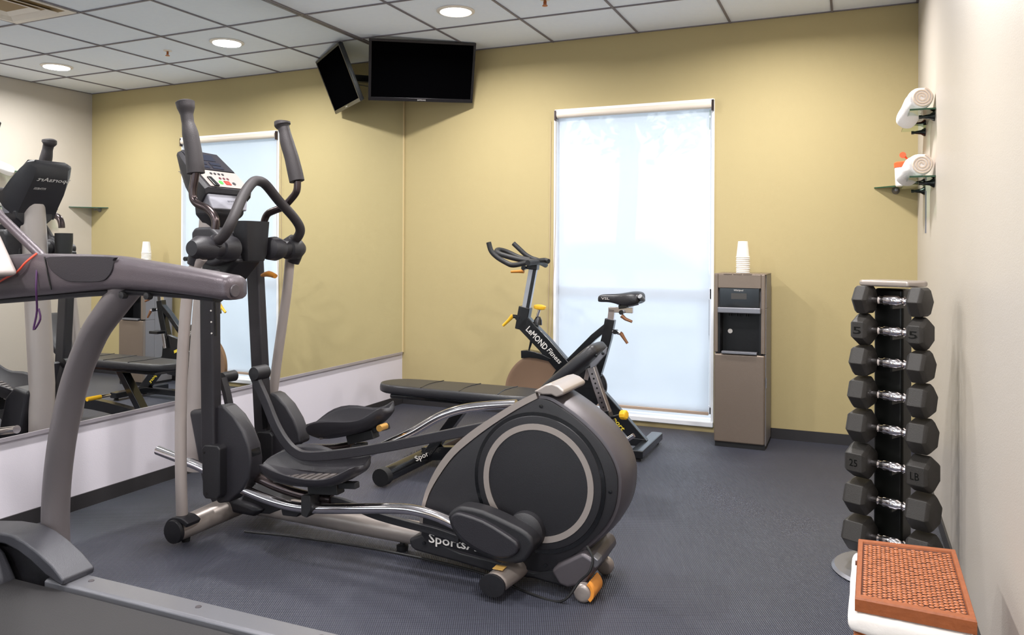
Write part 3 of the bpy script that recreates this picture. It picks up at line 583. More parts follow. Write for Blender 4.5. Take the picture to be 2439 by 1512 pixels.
# motor hood
m_hood = mat('motor hood grey', (64, 64, 70), .4, metal=.2, bump=.3, bscale=420)
hpx = [PY(x, y, -3.505) for x, y in ((0, 1238), (55, 1239), (105, 1247), (135, 1262), (165, 1284), (200, 1316), (228, 1350))]
z0_ = hpx[0].z
hp_ = [(.36, .12), (.38, z0_-.09), (.44, z0_-.02), (.52, z0_)]+[(p.x, p.z) for p in hpx if p.x > .56]
hlow = [(x-.028, z-.034) for x, z in hp_[1:]][::-1]
for y0 in (-3.615, -4.40):
    obj('hood_side', MB().prism([(x, y0, z) for x, z in hp_+[(hp_[-1][0]-.006, TZ-.004)]+hlow[1:]+[(.40, .12)]], (0, .11, 0)), m_hood, tm, bevel=.008, seg=3)
    obj('hood_infill', MB().prism([(x, y0+.03, z) for x, z in [(.40, .05)]+[(a-.01, b2-.008) for a, b2 in hlow[::-1]]+[(hp_[-1][0]-.05, .05)]], (0, .05, 0)), m_dark2, tm)
hq = [(.38, .05), (.38, .19), (.44, .275), (.55, .300), (.68, .285), (.76, .24), (.815, .165), (.815, .05)]
obj('motor_hood', MB().prism([(x, -4.3, z) for x, z in hq], (0, .695, 0)), m_hood, tm, bevel=.02, seg=4)
# uprights
UR = [(140, 1420), (133, 1290), (133, 1200), (140, 1110), (155, 1010), (182, 900), (222, 800), (262, 740), (318, 668)]
ur = [PY(x, y, Y_) for (x, y), Y_ in zip(UR, (-3.455, -3.455, -3.46, -3.465, -3.475, -3.495, -3.52, -3.535, -3.54))]
for dy in (0, -.78):
    u = obj('upright', MB().tube([p+V((0, dy, 0)) for p in ur], [.037]*7+[.038, .040], 24, smooth=4, flat=1.2, ref=(0, 1, 0)), m_post, tm)
    if dy == 0:
        for x, y in ((291, 703), (350, 705)): obj('bolt', MB().lathe([(.001, -.006), (.010, -.004), (.011, .012)], PY(x, y, YT-.03), (0, 1, 0), 16), m_rubber, u)
# handrails
top = [(-160, 640), (-60, 618), (40, 606), (130, 604), (265, 608), (330, 617), (420, 632), (500, 645), (540, 653)]
bot = [(-160, 730), (-60, 722), (40, 710), (130, 702), (265, 690), (330, 690), (420, 697), (500, 707), (540, 712)]
def railmb(dy):
    a = spline([PY(x, y, YT) for x, y in top], 4); b2 = spline([PY(x, y, YT) for x, y in bot], 4); rings = []
    for p, q_ in zip(a, b2):
        c = (p+q_)/2; h_ = (p.z-q_.z)/2; w_ = .045
        rings.append([V((c.x+(q_.x-p.x)*.5*-sin(t_)*0, YT+dy+w_*cos(t_)*min(1.22, 1/max(abs(cos(t_)), abs(sin(t_)))), c.z+h_*sin(t_)*min(1.12, 1/max(abs(cos(t_)), abs(sin(t_)))))) for t_ in [2*pi*k/24 for k in range(24)]])
    return rings
for dy in (0, -.78):
    rg = railmb(dy); hr = obj('handrail', MB().loft(rg), m_tread, tm, ang=60)
    e = rg[-1]; c = sum(e, V())/len(e)
    obj('end_cap', MB().loft([[c+(p-c)*1.01-V((.004, 0, 0)) for p in e], [c+(p-c)*1.0+V((.022, 0, -.002)) for p in e], [c+(p-c)*.86+V((.036, 0, -.004)) for p in e], [c+(p-c)*.3+V((.040, 0, -.004)) for p in e]]), m_tread, hr, ang=60)
    if dy == 0:
        obj('cap_disc', MB().lathe([(.001, .002), (.016, .002), (.018, 0)], c+V((.0405, -.012, -.01)), (1, 0, 0)), m_hous, hr)
        cup = [PY(x, y, YT-.049) for x, y in ((118, 611), (112, 624), (122, 644), (145, 662), (170, 671), (235, 671), (256, 660), (267, 640), (268, 620), (262, 611))]
        obj('bottle_recess', MB().prism(smoothloop(cup, 3), (0, .012, 0)), m_tdark, hr, bevel=.003)
        obj('lower_channel', MB().tube([PY(x, y, YT) for x, y in ((-160, 728), (40, 712), (265, 695), (420, 700), (520, 711))], .022, 12, smooth=4, flat=.5, ref=(0, 0, 1)), m_dark2, hr)
        obj('seam', MB().bar([PY(x, y, YT-.0485) for x, y in ((106, 612), (122, 690))], .003, .004, (1, 0, 0)), m_black, hr)
# console (mostly out of the frame): sloping white panel between the rails
q = MB(); X0, X1 = .72, .50
cz0, cz1 = 1.12, 1.42
q.prism([(.86, -4.25, 1.10), (.62, -4.25, 1.44), (.50, -4.25, 1.40), (.55, -4.25, 1.08)], (0, .62, 0)); co = obj('console', q, m_mast, tm, bevel=.02, seg=3)
obj('console_frame', MB().tube([PY(-60, 430, YT), PY(0, 515, YT), PY(95, 606, YT), PY(118, 640, YT)], .017, 12, flat=.8), m_tread, co)
obj('display', MB().prism([(.775, -3.95, 1.225), (.66, -3.95, 1.388), (.664, -3.95, 1.391), (.779, -3.95, 1.228)], (0, .28, 0)), m_screen, co)
obj('side_console', MB().prism([PY(x, y, YT) for x, y in ((-40, 600), (0, 610), (48, 618), (60, 645), (0, 655), (-40, 660))], (0, -.0526, 0)), m_mast, co, bevel=.004)
obj('safety_cord', MB().tube([PY(-20, 683, YT-.05), PY(10, 664, YT-.055), PY(40, 648, YT-.056), PY(62, 624, YT-.054), PY(88, 603, YT-.03)], .0032, 8, smooth=5), m_cord, tm)
obj('safety_clip', MB().tube([PY(90, 605, YT-.02), PY(86, 680, YT-.058), PY(88, 740, YT-.04), PY(80, 785, YT-.04), PY(96, 760, YT-.04), PY(92, 735, YT-.04)], .003, 8, smooth=4), mat('purple strap', (70, 34, 80), .6), tm)

# ------------------------------------------------------------------ weight bench
YB = -1.46
bn_ = thing('weight_bench', 'black padded adjustable weight bench behind the elliptical trainer', 'bench', (1.45, YB, 0))
zt = .45
def padmb(x0, x1, hw, z, th, taper, tilt=0):
    rings = []; n_ = 12
    def outline(k, ins):
        t_ = k/n_; x = x0+(x1-x0)*t_
    loop = []
    for k in range(9): a = pi/2+pi*k/8; loop.append((x0+taper+taper*cos(a), hw*.88*sin(a)))
    loop += [(x0+(x1-x0)*.4, -hw), (x1-.03, -hw), (x1, -hw+.03), (x1, hw-.03), (x1-.03, hw), (x0+(x1-x0)*.4, hw)]
    cx2 = sum(p[0] for p in loop)/len(loop)
    for s_, zz in ((.93, z-th), (.99, z-th+.012), (1, z-th*.5), (.99, z-.012), (.95, z-.002), (.90, z)): rings.append([V((cx2+(x-cx2)*(1-(1-s_)*.35), YB+y*s_, zz)) for x, y in loop])
    return MB().loft(rings)
pd = obj('long_pad', padmb(.752, 1.72, .145, zt, .055, .13), m_vinyl, bn_, sub=1, ang=60)
for x in (1.05, 1.28, 1.5): obj('pad_seam', MB().tube([(x+.02, YB-.13, zt+.0005), (x, YB, zt+.001), (x+.02, YB+.13, zt+.0005)], .002, 6, smooth=3), m_black, pd)
obj('pad_base', MB().bb(.86, 1.70, YB-.10, YB+.10, zt-.075, zt-.053), m_black, bn_, bevel=.006)
# raised pad
pa, pbb = PY(1300, 935, YB), PY(1432, 822, YB)
d = (pbb-pa).normalized(); nn = V((-d.z, 0, d.x)); ry = d.to_track_quat('X', 'Z').to_matrix()
rings = []
Lr = (pbb-pa).length
for u, hw, th in ((0, .13, .02), (.04, .14, .034), (.5, .145, .036), (.85, .13, .036), (.96, .11, .034), (1.0, .08, .018)):
    c = pa+d*(u*Lr); rings.append([c+V((0, y*hw, 0))+nn*z*th for y, z in ((-1, -.5), (-1, .5), (-.9, 1), (.9, 1), (1, .5), (1, -.5), (.9, -1), (-.9, -1))])
rp = obj('raised_pad', MB().loft(rings), m_vinyl, bn_, sub=2, ang=60)
obj('pad_bracket', MB().prism([PY(x, y, YB-.085) for x, y in ((1404, 866), (1446, 826), (1444, 842), (1418, 872), (1406, 878))], (0, .012, 0)), m_alu, rp, bevel=.003)
for x, y in ((1420, 836), (1437, 831)): obj('bolt', MB().lathe([(.001, -.004), (.008, -.003), (.008, .004)], PY(x-1, y+10, YB-.086), (0, 1, 0), 12), m_black, rp)
# frame
q = MB().tube([(1.02, -1.87, .05), (1.02, -1.06, .05)], .042, 20, flat=.95, ref=(0, 0, 1)); fb = obj('front_foot', q, m_black, bn_)
for sg, y_ in ((1, -1.62), (-1, -1.33)):
    a35 = R(32); up_ = V((-sin(a35)*sg, 0, cos(a35))); nr = V((cos(a35)*sg, 0, sin(a35))); cc_ = V((1.02, y_, .05))+V((nr.x*.042, 0, nr.z*.040))
    text('brand_lettering', 'SportsArt', m_txt, fb, cc_-up_*.018+nr*.0055, (0, sg, 0), up_, .038, .29, depth=0, bold=.012)
for y in (-1.875, -1.055): obj('end_cap', MB().tube([(1.02, y-.022, .048), (1.02, y+.022, .048)], .047, 20, flat=.95, ref=(0, 0, 1)), m_rubber, fb)
rfx = 2.10
q = MB().tube([(rfx, -1.70, .05), (rfx, -1.24, .05)], .033, 20); rb = obj('rear_foot', q, m_chrome, bn_)
for y in (-1.71, -1.22): obj('end_cap', MB().tube([(rfx, y-.025, .048), (rfx, y+.025, .048)], .042, 20), m_rubber, rb)
obj('main_rail', MB().bar([(1.02, YB, .07), (1.55, YB, .12), (2.02, YB, .10), (rfx, YB, .06)], .05, .07, (0, 0, 1), smooth=4), m_black, bn_, bevel=.004)
obj('front_post', MB().bar([(1.05, YB, .07), (1.30, YB, .39)], .05, .06, (0, 1, 0)), m_black, bn_, bevel=.004)
la_ = [PY(1408, 872, YB), PY(1446, 985, YB)]; lb_ = [PY(1440, 978, YB), PY(1470, 1068, YB)]
ad_ = obj('adjuster_tube', MB().bar(la_, .04, .045, (0, 1, 0)), m_chrome, bn_, bevel=.004)
q = MB()
for k in range(8):
    c = la_[0]+(la_[1]-la_[0])*(.15+.1*k); q.lathe([(.001, 0), (.005, 0), (.005, .002)], c+V((0, -.0235, 0)), (0, 1, 0), 10)
obj('pin_hole', q, m_black, ad_)
obj('adjuster_sleeve', MB().bar(lb_, .055, .06, (0, 1, 0)), m_black, bn_, bevel=.004)
p = PY(1484, 988, YB-.02); kn = obj('knob_stem', cyl(PY(1452, 995, YB), p, .008), m_black, bn_); obj('adjuster_knob', MB().lathe([(.001, 0), (.021, 0), (.024, .005), (.024, .028), (.018, .033), (.001, .034)], p-V((.01, 0, 0)), (1, -.3, .1), 10), m_yel, kn, bevel=.002)
obj('lift_handle', MB().tube([PY(1478, 1056, YB), PY(1495, 1046, YB), PY(1510, 1036, YB)], .011, 14), m_chrome, bn_)
hh = MB().tube([(1.36, YB-.03, .20), (1.36, YB-.19, .20)], .010); obj('lever', hh, m_chrome, bn_); obj('lever_grip', MB().tube([(1.36, YB-.10, .20), (1.36, YB-.20, .20)], .014), m_yel, bn_)

# ------------------------------------------------------------------ spin bike
YK = -.66
bk_ = thing('spin_bike', 'black indoor spin bike with yellow levers in front of the window', 'exercise bike', (1.65, YK, 0))
def z6(l, Y=YK): return [PY(1130+x*.26455, 540+y*.26455, Y) for x, y in l]
# flywheel
fc_ = PY(1293, 938, YK); fr_ = .252
fl_ = obj('flywheel', MB().lathe([(.001, -.012), (fr_*.3, -.012), (fr_*.86, -.010), (fr_*.92, -.016), (fr_, -.014), (fr_, .014), (.001, .012)], fc_, (0, 1, 0), 72), m_fly, bk_)
obj('axle', MB().lathe([(.001, -.05), (.03, -.05), (.03, .05), (.001, .05)], fc_, (0, 1, 0)), m_black, fl_)
q = MB(); 
bs = z6([(418, 1185), (416, 1115), (470, 1112), (540, 1125), (610, 1148), (690, 1188), (660, 1210), (560, 1185), (490, 1178)], YK-.03); obj('brake_guard', MB().prism(bs, (0, .06, 0)), m_black, bk_, bevel=.004)
obj('brake_rod', MB().tube(z6([(520, 985), (505, 1060), (490, 1112)]), [.010, .008, .005], 12), m_black, bk_)
for s in (1,):
    obj('front_fork', MB().bar([z6([(690, 1190)])[0]+V((0, s*.028, 0)), fc_+V((0, s*.04, 0)), V((fc_.x-.06, YK+s*.045, .06))], .012, .045, (1, 0, .5)), m_black, bk_, bevel=.003)
# main tubes
mt_ = obj('main_tube', MB().bar(z6([(440, 850), (640, 1060), (820, 1270), (960, 1430), (1010, 1500)]), .055, .098, (.7, 0, .7)), m_black, bk_, bevel=.006)
tp = z6([(488, 900)], YK-.029)[0]; te = z6([(668, 1075)], YK-.029)[0]; te2 = z6([(775, 1210)], YK-.029)[0]
dr = (te2-tp).normalized(); du = V((-dr.z, 0, dr.x)); du = du if du.z > 0 else -du
text('brand_lettering', 'LeMOND', m_txt, mt_, tp-du*.030, dr, du, .040, (te-tp).length*1.0, depth=.001, shear=-.0, bold=.02)
text('brand_lettering', 'Fitness', m_txt, mt_, te+dr*.01-du*.030, dr, du, .032, (te2-te).length*.98, depth=.001, shear=.2, bold=.01)
hb_ = obj('head_tube', MB().bar(z6([(462, 720), (425, 925)]), .055, .075, (1, 0, 0)), m_black, bk_, bevel=.005)
obj('handlebar_post', MB().bar(z6([(535, 352), (465, 745)]), .032, .050, (1, 0, 0)), mat('bright post', (190, 190, 195), .3, metal=.8), bk_, bevel=.003)
obj('post_face', MB().bar(z6([(545, 372), (478, 735)], YK-.0175), .003, .022, (1, 0, 0)), m_black, bk_)
obj('post_clamp', MB().bar(z6([(530, 330), (525, 385)]), .05, .07, (1, 0, 0)), m_black, bk_, bevel=.005)
# handlebar: two curved horns, an inner loop, rear cross grip
pc = z6([(540, 325)])[0]
for Yh, l in ((YK-.20, [(128, 140), (150, 215), (200, 270), (280, 320), (350, 345), (430, 325), (510, 305), (560, 315)]), (YK+.16, [(352, 150), (400, 195), (460, 250), (520, 285), (580, 305), (650, 345)])):
    pts = z6(l, Yh); 
    if Yh < YK: pts = [V((p.x, Yh+(.20 if i > 5 else (.08*(i-4) if i > 4 else 0)), p.z)) for i, p in enumerate(pts)]
    obj('handlebar_horn', MB().tube(pts, .0155, 14, smooth=5), m_rubber, bk_)
lp = [z6([(560, 315)], YK-.05)[0], z6([(430, 300)], YK-.07)[0], z6([(280, 262)], YK-.07)[0], z6([(205, 232)], YK-.05)[0], z6([(215, 208)], YK+.0)[0], z6([(290, 225)], YK+.05)[0], z6([(400, 275)], YK+.06)[0], z6([(500, 300)], YK+.05)[0]]
obj('aero_loop', MB().tube(lp, .0165, 14, smooth=5), m_rubber, bk_)
obj('cross_grip', MB().tube([z6([(480, 325)], YK-.19)[0], z6([(560, 318)], YK-.06)[0], z6([(600, 325)], YK+.06)[0], z6([(640, 345)], YK+.16)[0]], .0165, 14, smooth=5), m_rubber, bk_)
def lever(l, Y, mt, r_=.010): 
    k = obj('lever_bolt', cyl(z6([l[0]], Y)[0]+V((0, .02, 0)), z6([l[0]], Y)[0]-V((0, .012, 0)), .014), m_black, bk_); obj('lever_grip', MB().tube(z6(l[1:], Y), [r_*1.3, r_, r_*.8], 10), mt, k)
lever([(445, 370), (445, 400), (400, 402), (330, 405)], YK-.03, m_orange)
lever([(390, 820), (345, 800), (310, 840), (258, 890)], YK-.02, m_yel, .011)
obj('lever_shaft', cyl(z6([(430, 815)])[0], z6([(345, 805)], YK-.02)[0], .012), m_black, bk_)
lever([(1325, 770), (1325, 800), (1360, 830), (1420, 855)], YK-.03, m_brown, .010)
lever([(1270, 945), (1320, 960), (1345, 1000), (1378, 1050)], YK-.03, m_brown, .010)
obj('lever_shaft', cyl(z6([(1215, 930)])[0], z6([(1320, 960)], YK-.03)[0], .012), m_chrome, bk_)
# brake knob
kb = obj('brake_stem', cyl(z6([(558, 830)])[0], z6([(588, 740)])[0], .008), m_chrome, bk_)
obj('resistance_knob', MB().lathe([(.012, 0), (.036, .006), (.040, .014), (.038, .026), (.02, .032), (.001, .033)], z6([(588, 748)])[0], (0.1, 0, 1), 24), m_yel, kb)
obj('stem_boot', MB().lathe([(.028, 0), (.024, .03), (.012, .05)], z6([(570, 880)])[0], (0.1, 0, 1)), m_black, kb)
# seat tube and saddle
obj('seat_tube', MB().bar(z6([(1226, 830), (1195, 1000), (1140, 1200), (1100, 1330), (1070, 1420)]), .045, .06, (1, 0, 0)), m_black, bk_, bevel=.004)
obj('seat_brace', MB().bar(z6([(1215, 880), (1080, 990), (900, 1170), (760, 1310), (690, 1420)]), .04, .045, (0, 1, 0)), m_black, bk_, bevel=.004)
obj('seat_post', MB().bar(z6([(1240, 740), (1228, 850)]), .03, .038, (1, 0, 0)), m_chrome, bk_, bevel=.002)
obj('seat_slider', MB().bar(z6([(1210, 744), (1430, 752)]), .03, .034, (0, 0, 1)), m_chrome, bk_, bevel=.003)
obj('saddle_clamp', MB().bar(z6([(1340, 700), (1345, 735)]), .05, .05, (1, 0, 0)), m_black, bk_, bevel=.003)
sd = [(1114, 628, 672, .018), (1135, 612, 682, .026), (1180, 606, 682, .030), (1240, 606, 684, .034), (1310, 602, 706, .048), (1370, 592, 716, .074), (1430, 582, 718, .094), (1480, 582, 708, .098), (1508, 592, 690, .088), (1518, 612, 660, .06)]
rings = []
for x, ya, yb, hw in sd:
    a = z6([(x, ya)])[0]; b2 = z6([(x, yb)])[0]; c = (a+b2)/2; th = (a.z-b2.z)/2; rings.append([c+V((0, y2*hw, z2*th)) for y2, z2 in ((-.92, -1), (-1, .2), (-.75, .95), (0, 1.05), (.75, .95), (1, .2), (.92, -1), (.6, -.7), (0, -.5), (-.6, -.7))])
sa = obj('saddle', MB().loft(rings), m_vinyl, bk_, sub=2, ang=80)
text('saddle_lettering', 'VSL', m_txt, sa, z6([(1142, 655)], YK-.033)[0], (1, 0, 0), (0, 0, 1), .014, .05, depth=.0)
obj('saddle_bumper', MB().tube([z6([(1490, 625)], YK-.09)[0], z6([(1515, 655)], YK-.05)[0], z6([(1515, 655)], YK+.05)[0], z6([(1490, 625)], YK+.09)[0]], .014, 12, smooth=4), mat('saddle grey', (110, 112, 116), .4), sa)
obj('saddle_rail', MB().tube(z6([(1230, 660), (1320, 705), (1400, 712), (1480, 695)]), .006, 8, smooth=3), m_chrome, sa)
# drive side: crank, chain guard
cg = PY(1396, 905, YK-.07)
obj('chain_guard', MB().prism([PY(x, y, YK-.05) for x, y in ((1300, 915), (1345, 872), (1400, 862), (1420, 900), (1425, 960), (1400, 985), (1340, 985), (1300, 960))], (0, .03, 0)), m_black, bk_, bevel=.006)
obj('guard_disc', MB().lathe([(.001, -.008), (.095, -.008), (.105, 0), (.105, .006), (.001, .006)], PY(1405, 918, YK+.03), (0, 1, 0), 40), m_dark2, bk_)
obj('disc_rim', MB().tube([PY(1405, 918, YK+.02)+V((.107*cos(a), 0, .107*sin(a))) for a in [2*pi*k/40 for k in range(40)]], .003, 8, closed=True), m_alu, bk_)
obj('decal', MB().prism([PY(x, y, YK-.052) for x, y in ((1352, 898), (1372, 908), (1370, 916), (1350, 906))], (0, .001, 0)), m_txty, bk_)
ck = obj('crank_arm', MB().bar([cg, cg+V((.03, 0, .13))], .014, .028, (1, 0, 0)), m_chrome, bk_, bevel=.003)
obj('pedal', MB().box(cg+V((.03, -.05, .13)), (.09, .08, .022)), m_black, ck, bevel=.003)
ck = obj('crank_arm', MB().bar([cg+V((0, .14, 0)), cg+V((-.03, .14, -.13))], .014, .028, (1, 0, 0)), m_chrome, bk_, bevel=.003)
obj('pedal', MB().box(cg+V((-.03, .19, -.13)), (.09, .08, .022)), m_black, ck, bevel=.003)
# rear leg and feet
rl_ = obj('rear_leg', MB().bar([PY(1385, 890, YK), PY(1450, 962, YK), PY(1532, 1058, YK)], .045, .075, (.7, 0, .7)), m_black, bk_, bevel=.004)
t0 = PY(1466, 1003, YK-.024); t1 = PY(1494, 1037, YK-.024); dr = (t1-t0).normalized(); du = V((-dr.z, 0, dr.x)); du = du if du.z > 0 else -du
text('model_lettering', 'sport', m_txty, rl_, t0-du*.018-dr*.04, dr, du, .035, .11, depth=.001, shear=.2, bold=.02)
obj('rear_foot', MB().bb(2.03, 2.10, -.91, -.41, .02, .065), m_black, bk_, bevel=.006)
obj('front_foot', MB().bb(fc_.x-.10, fc_.x-.03, -.91, -.41, .02, .065), m_black, bk_, bevel=.006)
q = MB()
for x in (fc_.x-.065, 2.065):
    for y in (-.88, -.44): q.lathe([(.018, 0), (.018, .012), (.008, .022)], (x, y, 0), seg=14)
obj('levelling_feet', q, m_rubber, bk_)
obj('base_rail', MB().bar([(fc_.x-.06, YK, .055), (2.06, YK, .055)], .05, .045, (0, 0, 1)), m_black, bk_, bevel=.003)

# ------------------------------------------------------------------ water dispenser and cups
dx0, dx1, dy0, dy1, dh = 2.40, 2.70, -.36, -.045, 1.047
ds = thing('water_dispenser', 'tall grey bottom-load water dispenser between the window and the dumbbells', 'water dispenser', ((dx0+dx1)/2, (dy0+dy1)/2, 0))
q = MB()
q.bb(dx0, dx1, dy0+.125, dy1, .02, dh-.006).bb(dx0, dx1, dy0+.03, dy0+.125, .02, .565).bb(dx0, dx1, dy0+.03, dy0+.125, .84, dh-.006).bb(dx0, dx0+.02, dy0+.03, dy0+.125, .565, .84).bb(dx1-.024, dx1, dy0+.03, dy0+.125, .565, .84)
obj('cabinet', q, mat('dispenser side', (120, 116, 118), .45), ds, bevel=.004)
obj('lower_door', MB().bb(dx0, dx1-.006, dy0, dy0+.035, .03, .563), m_disp, ds, bevel=.01, seg=3)
q = MB().bb(dx0, dx0+.022, dy0, dy0+.035, .572, dh-.005).bb(dx1-.028, dx1-.006, dy0, dy0+.035, .572, dh-.005).bb(dx0+.022, dx1-.028, dy0, dy0+.035, .975-.015, dh-.005)
obj('front_frame', q, m_disp, ds, bevel=.003)
obj('niche', MB().bb(dx0+.02, dx1-.026, dy0+.121, dy0+.125, .565, .84).bb(dx0+.02, dx0+.034, dy0+.004, dy0+.121, .566, .84).bb(dx1-.038, dx1-.024, dy0+.004, dy0+.121, .566, .84).bb(dx0+.03, dx1-.036, dy0+.02, dy0+.121, .566, .570), m_niche, ds)
ctl = obj('control_panel', MB().bb(dx0+.03, dx1-.036, dy0-.004, dy0+.03, .845, .962), m_gloss, ds, bevel=.004)
obj('display', MB().bb(dx0+.10, dx0+.19, dy0-.0052, dy0-.004, .895, .93), mat('dim lcd', (60, 56, 52), .3), ctl)
text('brand_lettering', 'Whirlpool', m_txt, ctl, (dx0+.115, dy0-.0045, .94), (1, 0, 0), (0, 0, 1), .013, .055, depth=0)
obj('handle_bar', MB().bb(dx0+.022, dx1-.028, dy0-.022, dy0+.01, .81, .845), m_alu, ds, bevel=.006)
q = MB()
for x in (.09, .14, .19): q.tube([(dx0+x, dy0+.04, .84), (dx0+x, dy0+.04, .79)], .008, 12)
obj('spout', q, m_niche, ds)
obj('drip_tray', MB().bb(dx0+.045, dx1-.05, dy0-.012, dy0+.03, .566, .580), m_alu, ds, bevel=.002)
obj('round_sticker', MB().lathe([(.001, -.001), (.014, -.001), (.014, .002)], (dx0+.078, dy0+.1195, .69), (0, 1, 0)), m_cloth, ds)
q = MB()
for k in range(3): q.bb(dx0+.055+k*.057, dx0+.105+k*.057, dy0-.002, dy0+.03, dh-.006, dh+.002)
obj('water_buttons', q, m_disp, ds, bevel=.002)
obj('top_cover', MB().bb(dx0-.001, dx1+.001, dy0+.002, dy1, dh-.006, dh), m_disp, ds, bevel=.002)
obj('plinth', MB().bb(dx0+.005, dx1-.005, dy0+.015, dy1, 0, .03), m_rubber, ds)
obj('side_latch', MB().bb(dx1, dx1+.004, dy0+.02, dy0+.03, .37, .43), m_alu, ds)
cupx, cupy = 2.548, -.20
q = MB().lathe([(.041, 0), (.0425, .002), (.041, .005), (.039, .005), (.029, .100), (.001, .1005), (.001, .098), (.027, .098), (.037, .005)], (0, 0, 0), (0, 0, 1), 28)
NC = 9; cup0 = obj('paper_cup', q, m_paper)
for k in range(NC):
    o = cup0 if k == 0 else cup0.copy()
    if k: COL.objects.link(o)
    o.location = (cupx+random.uniform(-.0012, .0012), cupy, dh+.002+k*.0118)
    tag(o, ('white paper cup upside down at the bottom of the stack on the dispenser' if k == 0 else 'white paper cup upside down, topmost of the stack with its whole side showing' if k == NC-1 else
            'white paper cup in the stack on the dispenser, %s from the bottom' % ['', 'second', 'third', 'fourth', 'fifth', 'sixth', 'seventh', 'eighth'][k]), 'cup', 'paper cups stacked on the water dispenser')

# ------------------------------------------------------------------ dumbbell tower
RX, RYc = 3.315, -2.03; RA = R(-28)
rk = thing('dumbbell_rack', 'black vertical dumbbell tower with silver top beside the right wall', 'dumbbell rack', (RX, RYc, 0), RA)
RM = WM[rk.name]
def rl2(x, y, z): return RM @ V((x, y, z))
def rbox(x0, x1, y0, y1, z0, z1):
    return MB().add([rl2(a, b2, c) for a in (x0, x1) for b2 in (y0, y1) for c in (z0, z1)], [(0, 1, 3, 2), (4, 6, 7, 5), (0, 4, 5, 1), (2, 3, 7, 6), (0, 2, 6, 4), (1, 5, 7, 3)])
obj('column', rbox(-.105, .005, .05, .13, .02, 1.045), m_rack, rk, bevel=.012, seg=3)
obj('base_plate', MB().lathe([(.19, 0), (.195, .006), (.185, .016), (.08, .022), (.001, .022)], rl2(-.02, .0, 0), (0, 0, 1), 48), m_alu, rk)
tpq = [rl2(x, y, 1.055) for x, y in ((-.135, .0), (-.11, -.04), (.065, -.04), (.085, .0), (.08, .08), (.05, .12), (-.10, .12), (-.135, .08))]
obj('top_plate', MB().prism(tpq, (0, 0, .022)), m_racktop, rk, bevel=.008, seg=3)
zs = [1.005, .893, .778, .658, .534, .402, .268, .128]
names = ['topmost', 'second from the top', 'third from the top', 'fourth from the top', 'fourth from the bottom', 'third from the bottom', 'second from the bottom', 'bottom, just above the wicker hamper']
szs = ['smallest', 'small', 'small', 'medium', 'medium', 'large', 'large', 'largest']
for k, z in enumerate(zs):
    f_ = k/7; r_ = .0595+.0095*f_; hl = .060+.034*f_; gl = .138; c = V((0, -.025, z))
    # saddle bracket on the rack
    for s in (-1, 1): obj('saddle_bracket', MB().add([rl2(s*.052-.05+a, b2, e) for a in (-.004, .004) for b2 in (-.03, .06) for e in (z-.03, z-.014)], [(0, 1, 3, 2), (4, 6, 7, 5), (0, 4, 5, 1), (2, 3, 7, 6), (0, 2, 6, 4), (1, 5, 7, 3)]), m_rack, rk)
    tilt = R((0, 30, 8, 13, 13, 30, 13, 12)[k])
    db = thing('dumbbell', 'black rubber hex dumbbell with chrome handle on the tower, %s' % names[k], 'dumbbell', rl2(*c), RA, 'hex dumbbells on the tower rack')
    DM = WM[db.name]
    for s in (-1, 1):
        rings = []
        for h_, rr_ in ((0, .70), (.004, .82), (.014, 1), (hl-.014, 1), (hl-.003, .84), (hl, .74)):
            rings.append([DM @ V((s*(gl/2+h_), r_*rr_*cos(a+pi/6*0+tilt+pi/2)*1.0, r_*rr_*sin(a+tilt+pi/2))) for a in [pi/6+2*pi*i/6 for i in range(6)]])
        hd = obj('hex_head', MB().loft(rings), m_hex, db, bevel=.003)
        if k in (1, 5): text('weight_number', ('25', '5')[k < 3] if s < 0 else ('LB', '5')[k < 3], m_rack, hd, DM @ V((s*(gl/2+hl/2)-.016, -r_*cos(pi/6)-.0006, -.014)), DM.to_3x3() @ V((1, 0, 0)), (0, 0, 1), .026, .03, depth=.0006)
    prof = [(.001, -.075), (.0125, -.075), (.0125, -.05), (.0165, -.045), (.0125, -.04), (.014, -.03), (.0185, -.024), (.0185, .024), (.014, .03), (.0125, .04), (.0165, .045), (.0125, .05), (.0125, .075), (.001, .075)]
    obj('handle', MB().lathe(prof, DM @ V((0, 0, 0)), DM.to_3x3() @ V((1, 0, 0)), 20), m_chrome, db)

# ------------------------------------------------------------------ wicker hamper
HZL = .42
c_fl, c_fr, c_bl, c_br = (PZ(x, y, HZL) for x, y in ((2036, 1422), (2328, 1478), (2044, 1282), (2276, 1308)))
print('hamper', c_fl, c_fr, c_bl, c_br)
hm = thing('laundry_hamper', 'brown wicker hamper with woven lid and white cloth liner in the bottom right corner', 'hamper', ((c_fl.x+c_fr.x)/2, (c_fl.y+c_bl.y)/2, 0))
def HB(u, v, z): # u across, v away
    a = c_fl.lerp(c_fr, u); b2 = c_bl.lerp(c_br, u); p = a.lerp(b2, v); return V((p.x, p.y, z))
ctrh = HB(.5, .5, 0)
def ring(s_, z, jit=0, n_=10):
    out = []
    for (u0, v0), (u1, v1) in (((0, 0), (1, 0)), ((1, 0), (1, 1)), ((1, 1), (0, 1)), ((0, 1), (0, 0))):
        for k in range(n_):
            t_ = k/n_; p = HB(u0+(u1-u0)*t_, v0+(v1-v0)*t_, z); q_ = ctrh+(p-ctrh)*s_; q_.z = z+random.uniform(-jit, jit); q_.x += random.uniform(-jit, jit)*.5; q_.y += random.uniform(-jit, jit)*.5; out.append(q_)
    return out
body = MB().loft([ring(.86, .0), ring(.90, .12), ring(.96, .30), ring(.965, .355)]); bo = obj('basket_body', body, m_wickf, hm)
q = MB()
